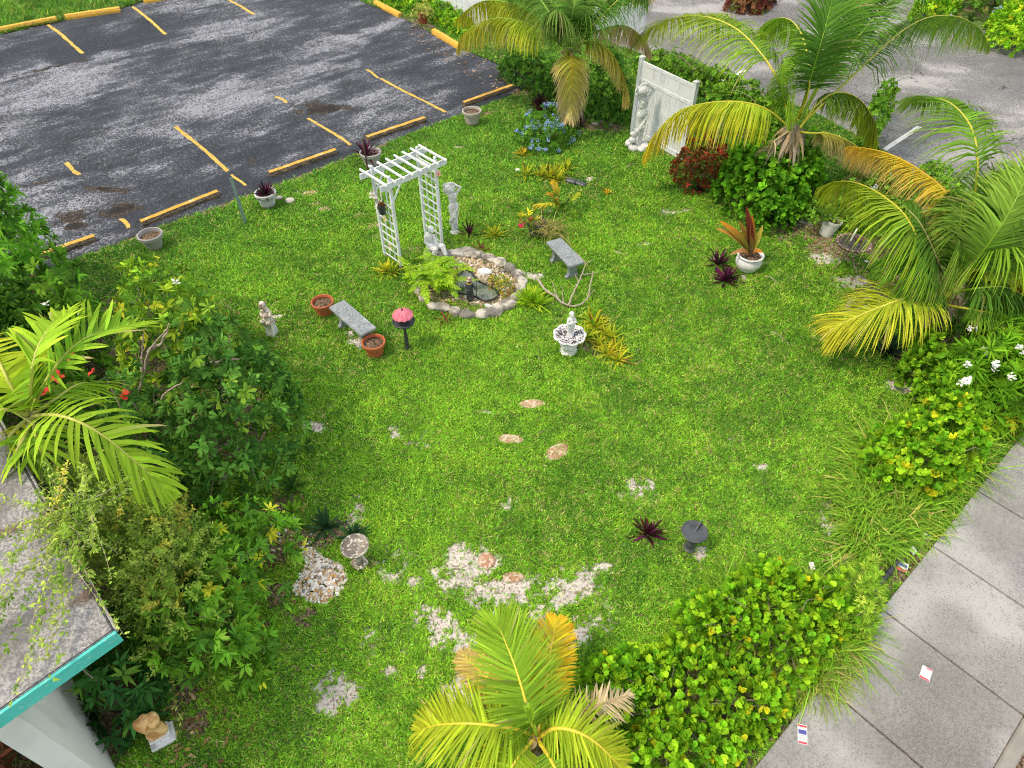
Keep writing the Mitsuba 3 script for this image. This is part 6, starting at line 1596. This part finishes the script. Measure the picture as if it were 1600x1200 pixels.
# bronze leaved plant in the white glazed pot: each broad leaf a part
k = thing('potted_plant', 'bronze and orange broad leaved plant in the round white glazed pot', 'plant')
g = np.random.default_rng(12)
for ex, ey, ez, W, c, t, lab, bd in [(1124, 345, .95, .13, (.16, .12, .025), (.55, .22, .03), 'orange tipped leaf leaning left', .35), (1118, 357, .75, .09, (.18, .13, .03), (.50, .24, .06), None, .5), (1166, 322, 1.25, .13, (.06, .018, .016), (.16, .035, .025), 'upright dark maroon leaf', .15), (1175, 335, 1.1, .11, (.08, .05, .015), (.38, .12, .02), None, .2),
                                     (1192, 352, .85, .10, (.20, .19, .03), (.42, .33, .06), 'olive yellow leaf leaning right', .3), (1192, 395, .55, .09, (.30, .13, .03), (.58, .24, .04), 'orange withered leaf over the pot rim', .8), (1140, 398, .45, .08, (.32, .16, .05), (.42, .25, .12), None, .8), (1155, 345, .95, .10, (.10, .09, .02), (.30, .14, .03), None, .2), (1150, 365, .8, .08, (.12, .14, .02), (.24, .17, .03), None, .3), (1174, 368, .75, .07, (.09, .10, .02), (.2, .12, .03), None, .3)]:
    o = PW + [0, 0, .02]
    e = at(ex, ey, ez)
    d = e - o
    L = np.linalg.norm(d)
    nn = np.cross(np.cross(d, [0, -.55, .85]), d)
    C = [o, o + d * .5 + np.array([0, 0, bd * L * .25]), e]
    cv = curve(C, 9)
    tt = np.linspace(0, 1, 9)
    w = W * (.22 + .9 * np.sin(np.pi * np.clip(tt * .8 + .12, 0, 1)) ** 1.5) * np.where(tt > .93, .25, 1)
    s = unit(np.cross(np.gradient(cv, axis=0), nn))
    fold = unit(nn) * (.30 * w)[:, None]
    V = np.stack([cv - s * (w * .5)[:, None] + fold, cv, cv + s * (w * .5)[:, None] + fold], 1).reshape(-1, 3)
    F = np.array([f_ for i in range(8) for f_ in ((3 * i, 3 * i + 1, 3 * i + 4), (3 * i, 3 * i + 4, 3 * i + 3), (3 * i + 1, 3 * i + 2, 3 * i + 5), (3 * i + 1, 3 * i + 5, 3 * i + 4))])
    cc = np.array(c) * (1 - tt[:, None] ** 2) + np.array(t) * tt[:, None] ** 2
    part(k, 'leaf', (V, F, np.repeat(cc, 3, 0) * np.tile([[1.05], [.75], [.95]], (9, 1))), 'foliage', label=lab, smooth=True)
part(k, 'stem', tube([PW + [0, 0, -.05], PW + [0, 0, .15]], .03, 7), 'rust_wood')

# little palm, trailing stems and red flowers behind the second bench
k = thing('palm_tree', 'tiny young palm with a yellow orange upright leaf behind the trailing pot plant', 'palm')
o = at(873, 330, .05)
fr = lambda *a, **q: frond(k, [o] + pts(*a), **{**dict(n=16, L=.24, W=.035, r0=.010, start=.3), **q})
fr((872, 305, .45), (864, 287, .65), col=GRN, tip=(.62, .36, .02), end=ORG, droop=.1, vee=.1, spread=(30, 18), seed=801, lab='yellow orange upright leaf')
fr((865, 318, .35), (836, 320, .30), col=YGR, tip=(.55, .32, .03), droop=.7, spread=(35, 20), seed=802)
fr((888, 316, .40), (905, 302, .42), col=GRN, tip=YEL, droop=.5, spread=(30, 20), seed=803)
fr((882, 320, .40), (890, 312, .52), col=DGR, tip=DGR, droop=.2, spread=(28, 18), seed=804)
fr((866, 312, .42), (858, 303, .5), col=DGR, tip=ORG, droop=.3, spread=(30, 18), seed=805)
k = thing('trailing_plant', 'tangle of thin trailing olive stems spilling from the low blue pot', 'plant')
g = np.random.default_rng(31)
n = 420
o = at(848, 358, .25)
a, el = g.uniform(0, 2 * np.pi, n), np.radians(g.uniform(0, 75, n))
d = np.column_stack([np.cos(a) * np.cos(el) + .35, np.sin(a) * np.cos(el) * .8 + .15, np.sin(el)])
solo(k, leaves(o + g.normal(0, .13, (n, 3)) * [1.4, .9, .35] + [.1, .05, 0], d, g.normal(size=(n, 3)), g.uniform(.25, .52, n), .014, pick([((.22, .24, .06), 3), ((.34, .30, .12), 3), ((.14, .20, .04), 2), ((.40, .30, .16), 1)], n, g), form='grass', drop=g.uniform(.4, 1.3, n)), 'foliage')
k = thing('flowering_plant', 'spindly plant with crimson bracts at the left of the low blue pot', 'plant')
g = np.random.default_rng(33)
o = at(832, 362, .2)
ms = []
for i in range(14):
    e = o + [g.uniform(-.28, .12), g.uniform(-.1, .15), g.uniform(.2, .5)]
    part(k, 'stem', tube(curve([o, (o + e) / 2 + g.normal(0, .03, 3), e], 6), .006, 4), 'satin_colour', color=np.tile((.14, .20, .03), (26, 1)))
    ms.append(rosettes(np.array([e]), np.array([[0, 0, 1.0]]), 5, .14, .035, [((.22, .30, .03), 2), ((.50, .44, .03), 1), ((.10, .2, .02), 2)], 'lance', (20, 85), r=g))
part(k, 'leaves', merge(ms), 'foliage', kind='stuff')
flowers(k, [at(*p) for p in ((814, 352, .40), (817, 347, .46), (828, 344, .50), (832, 340, .53), (815, 343, .45))], 0, .034, (.72, .02, .10), (.8, .05, .14), 'bract', 6, 3, .02, 300, up=0)

# ------------------------------------------------------------------ left side thicket
k, P, ax, f = shrub('leafy_tree', 'bushy bright green tree at the left edge by the parking lot', 'tree', [(-60, 330), (10, 308), (45, 325), (75, 345), (95, 375), (85, 420), (60, 450), (0, 470), (-60, 460)], 1.6, 2.9, 42, 11, .20, .055, [((0.094, 0.250, 0.025), 4), ((0.150, 0.350, 0.031), 3), ((0.056, 0.150, 0.020), 2)], 'lance', .7, .3, 111, (30, 85), .2, .2, 10, .035)
k, P, ax, f = shrub('green_bush', 'dark glossy leaved bush below the bushy tree at the left edge', 'shrub', [(-60, 450), (0, 465), (60, 445), (100, 460), (108, 490), (90, 540), (80, 600), (30, 640), (-60, 640)], 1.0, 1.9, 62, 9, .15, .055, DK, 'oval', .6, .2, 112, (30, 85), .15, .2, 10, .025)
k, P, ax, f = shrub('flowering_bush', 'open light green bush with two white flowers at left', 'shrub', [(70, 500), (85, 465), (115, 455), (150, 470), (160, 500), (140, 540), (110, 570), (75, 550)], 1.0, 1.7, 55, 9, .16, .055, MID, 'oval', .4, .3, 113, (25, 80), .15, .15, 12, .018)
flowers(k, [at(*p) for p in ((73, 479, 1.6), (127, 490, 1.55))], 0, .07, (.86, .86, .84), (.86, .85, .75), 'flower', 5, 1, .005, 320)
k, P, ax, f = shrub('flowering_bush', 'yellow green shrub with one white flower and bare grey branches at left', 'shrub', [(160, 500), (185, 455), (220, 440), (255, 428), (300, 440), (330, 460), (355, 480), (345, 525), (300, 550), (250, 560), (205, 570), (170, 545)], 1.1, 1.9, 52, 8, .15, .055, [((0.163, 0.300, 0.025), 3), ((0.250, 0.375, 0.031), 3), ((0.088, 0.200, 0.022), 3), ((0.425, 0.425, 0.037), .7)], 'oval', .6, .3, 114, (25, 80), .15, .15, 16, .02)
flowers(k, [at(276, 446, 1.75)], 0, .075, (.86, .86, .84), (.86, .85, .75), 'flower', 5, 1, .005, 330)
for p in ([(210, 640, .6), (222, 590, 1.1), (232, 550, 1.5), (262, 512, 1.9)], [(210, 640, .6), (195, 600, 1.1), (182, 580, 1.3)], [(222, 590, 1.1), (222, 550, 1.5), (224, 522, 1.8)], [(232, 550, 1.5), (258, 528, 1.7), (264, 505, 1.9)], [(238, 640, .9), (262, 610, 1.4), (285, 598, 1.6)], [(300, 580, 1.3), (335, 565, 1.6), (380, 560, 1.5)]):
    c = curve(pts(*p), 12)
    c[1:-1] += rng.normal(0, .012, (10, 3))
    part(k, 'branch', tube(c, np.linspace(.028, .010, 12), 6), 'dead_wood', smooth=True)
k, P, ax, f = shrub('green_bush', 'large dark green rounded bush in whorls at the left of the lawn', 'shrub', [(255, 640), (262, 580), (310, 545), (380, 530), (430, 545), (462, 590), (470, 640), (440, 690), (405, 740), (330, 770), (280, 750), (250, 700)], .9, 2.0, 76, 9, .125, .050, [((0.062, 0.160, 0.028), 4), ((0.110, 0.250, 0.042), 4), ((0.040, 0.110, 0.022), 3), ((0.180, 0.310, 0.037), 1)], 'obov', .7, .18, 115, (30, 80), .1, .1, 22, .025, lump=.8, freq=1.5)
k, P, ax, f = shrub('green_bush', 'dark green bush in whorls between the left palm and the large rounded bush', 'shrub', [(160, 660), (200, 620), (250, 600), (270, 660), (300, 740), (280, 790), (220, 780), (180, 740), (150, 700)], .9, 1.8, 74, 9, .125, .050, [((0.062, 0.160, 0.028), 4), ((0.110, 0.250, 0.042), 4), ((0.040, 0.110, 0.022), 3), ((0.180, 0.310, 0.037), 1)], 'obov', .6, .18, 116, (30, 80), .1, .1, 14, .025, lump=.8)
k, P, ax, f = shrub('hibiscus_bush', 'bush with red flowers behind the fronds of the left palm', 'shrub', [(0, 600), (30, 560), (80, 560), (130, 570), (160, 600), (150, 640), (90, 660), (20, 650)], 1.1, 1.9, 55, 8, .14, .07, DK + MID, 'oval', .6, .2, 117, (30, 80), .15, .15, 12, .02)
flowers(k, [at(*p) for p in ((42, 612, 1.9), (72, 612, 1.95), (48, 622, 1.85), (94, 594, 1.9), (30, 580, 1.9), (114, 561, 1.8), (144, 584, 1.8), (197, 621, 1.5), (46, 582, 1.9))], 0, .085, (.72, .035, .03), (.80, .12, .08), 'flower', 5, 1, .01, 340)
k, P, ax, f = shrub('mulch_shrub', 'light green oval leaved shrub left of the pebble pile', 'shrub', [(270, 900), (300, 830), (350, 785), (410, 770), (462, 790), (475, 850), (450, 905), (420, 945), (340, 960), (280, 945)], .6, 1.15, 62, 9, .125, .042, [((0.125, 0.300, 0.027), 4), ((0.188, 0.388, 0.037), 3), ((0.075, 0.188, 0.025), 3), ((0.525, 0.575, 0.037), .8)], 'oval', .5, .2, 118, (30, 85), .15, .2, 14, .014, lump=.9)
k, P, ax, f = shrub('mulch_shrub', 'light green oval leaved shrub in front of the roof corner', 'shrub', [(190, 1000), (215, 930), (260, 900), (310, 890), (380, 910), (410, 975), (395, 1035), (330, 1060), (250, 1050), (205, 1040)], .7, 1.25, 66, 9, .135, .046, [((0.125, 0.300, 0.027), 4), ((0.188, 0.388, 0.037), 3), ((0.075, 0.188, 0.025), 3), ((0.500, 0.550, 0.037), .4)], 'oval', .5, .2, 119, (30, 85), .15, .2, 14, .014, lump=.9)
k, P, ax, f = shrub('dark_shrub', 'dark glossy leaved shrub against the white wall below the fascia', 'shrub', [(100, 1065), (130, 1030), (180, 1010), (230, 1020), (240, 1060), (215, 1095), (180, 1110), (160, 1140), (135, 1125)], .7, 1.3, 62, 9, .19, .055, [((0.027, 0.094, 0.025), 4), ((0.044, 0.138, 0.030), 3), ((0.125, 0.250, 0.037), .6)], 'lance', .4, .2, 120, (30, 90), .15, .25, 8, .016)
k, P, ax, f = shrub('porch_plant', 'reddish brown foliage under the porch at the bottom left corner', 'plants', [(-40, 1150), (40, 1150), (110, 1200), (120, 1260), (-40, 1260)], .1, .35, 70, 7, .16, .06, [((0.250, 0.088, 0.050), 3), ((0.200, 0.150, 0.062), 2), ((0.125, 0.175, 0.037), 1)], 'lance', .4, .05, 121, (20, 85), .1, .2, 0)


# sprawling thorny shrub: arching sprays of tiny leaves, some over the roof
k = thing('sprawling_shrub', 'sprawling fine leaved shrub with arching sprays over the roof corner', 'shrub')
g = np.random.default_rng(41)
sp_poly = wob(wpoly([(75, 760), (120, 720), (190, 710), (260, 740), (310, 790), (330, 850), (300, 920), (250, 960), (210, 950), (190, 1000), (175, 940), (140, 900), (100, 830)], 1.6), .1, 9)
P, ax, f = dome(sp_poly, 2.6, 620, .7, .5, 131, .7)
base = np.append(np.array(sp_poly.centroid.coords[0]), 0.2)
targets = [np.append(p[:2], p[2]) for p in P]
roofs = [at(*p) for p in ((5, 880, 3.0), (20, 1000, 2.95), (40, 1040, 2.95), (60, 980, 3.0), (85, 950, 2.98), (100, 900, 3.0), (10, 830, 3.05), (70, 860, 3.05), (110, 870, 3.0), (28, 930, 3.0), (55, 900, 3.0), (0, 950, 3.0), (95, 1000, 2.9), (35, 860, 3.05), (12, 1060, 2.9), (165, 960, 2.9), (150, 930, 2.95), (-10, 860, 3.0), (-5, 1040, 2.95), (75, 1010, 2.95))]
LV, tw = [], []
SC = [((.22, .34, .05), 4), ((.32, .42, .08), 4), ((.12, .22, .03), 2), ((.44, .42, .07), .7)]
for i, e in enumerate(targets + roofs + [at(px, py, 2.95) + g.normal(0, .12, 3) * [1, 1, .8] for px, py in ((95, 745), (70, 770), (110, 760), (85, 800), (100, 820), (120, 850), (60, 760), (130, 790), (140, 860), (115, 790), (75, 830), (150, 830)) for _ in range(3)]):
    roofy = i >= len(targets)
    if roofy:
        e = e + g.normal(0, .06, 3) * [1, 1, .3]
        o = at(115, 810, 2.85) - e
        o = e + o / np.linalg.norm(o) * min(np.linalg.norm(o), g.uniform(.6, 1.1)) + g.normal(0, .12, 3) * [1, 1, .2]
        o[2] = max(o[2], 2.86)
    else:
        o = base * .35 + e * .65 + g.normal(0, .15, 3) - [0, 0, .25]
    mid = (o + e) / 2 + [0, 0, np.linalg.norm(e - o) * (.10 if roofy else .12)]
    out = e + unit(e - o) * g.uniform(.15, .45) - [0, 0, .0 if roofy else g.uniform(.0, .2)]
    c = curve([o, mid, e, out], 26)
    tw.append(tube(c[::3], np.linspace(.0045, .0015, 9), 3, cap=False))
    m_ = 70
    u = g.uniform(.04 if roofy else .2, 1, m_) * 25
    i0 = u.astype(int).clip(0, 24)
    p = c[i0] + (c[i0 + 1] - c[i0]) * (u - i0)[:, None]
    t = unit(np.gradient(c, axis=0))[i0]
    d = unit(t * .5 + g.normal(size=(m_, 3)))
    cl = pick(SC, 1, g, .12)
    LV.append(leaves(p + g.normal(0, .012, (m_, 3)), d, g.normal(size=(m_, 3)) + [0, 0, .8], g.uniform(.032, .062, m_), .023, cl * g.lognormal(0, .15, (m_, 1)), form='diamond'))
part(k, 'foliage', merge(LV), 'foliage', kind='stuff')
part(k, 'spray', join(tw), 'dead_wood', kind='stuff', label='thin arching thorny stems')
# fallen leaves on the bare soil
k = thing('leaf_litter', 'brown fallen leaves scattered on the soil by the house wall and bushes', 'leaves', kind='stuff')
g = np.random.default_rng(55)
Q = np.vstack([in_poly(wpoly(o_), n_, 60 + i) for i, (o_, n_) in enumerate([([(200, 1090), (330, 1050), (400, 1150), (380, 1200), (220, 1200)], 90), ([(380, 780), (470, 760), (520, 860), (450, 960), (380, 960)], 130), ([(1100, 260), (1260, 330), (1400, 400), (1420, 600), (1380, 600), (1250, 380)], 160), ([(800, 130), (900, 180), (980, 220), (900, 230), (800, 170)], 120), ([(640, 30), (760, 90), (820, 150), (780, 150), (640, 60)], 150)])])
n = len(Q)
a = g.uniform(0, 2 * np.pi, n)
solo(k, leaves(np.column_stack([Q, np.full(n, .02)]), np.column_stack([np.cos(a), np.sin(a), g.uniform(0, .3, n)]), np.tile([0, 0, 1.0], (n, 1)) + .3 * g.normal(size=(n, 3)), g.uniform(.05, .13, n), .04, pick([((.28, .16, .08), 3), ((.42, .30, .18), 2), ((.16, .09, .05), 2), ((.5, .34, .12), .5)], n, g), form='oval', bend=.2), 'foliage')
for key in [k_ for k_, v_ in scene.items() if v_.get('type') == 'ply' and k_ not in labels and '__' not in k_]:
    raise ValueError(key)
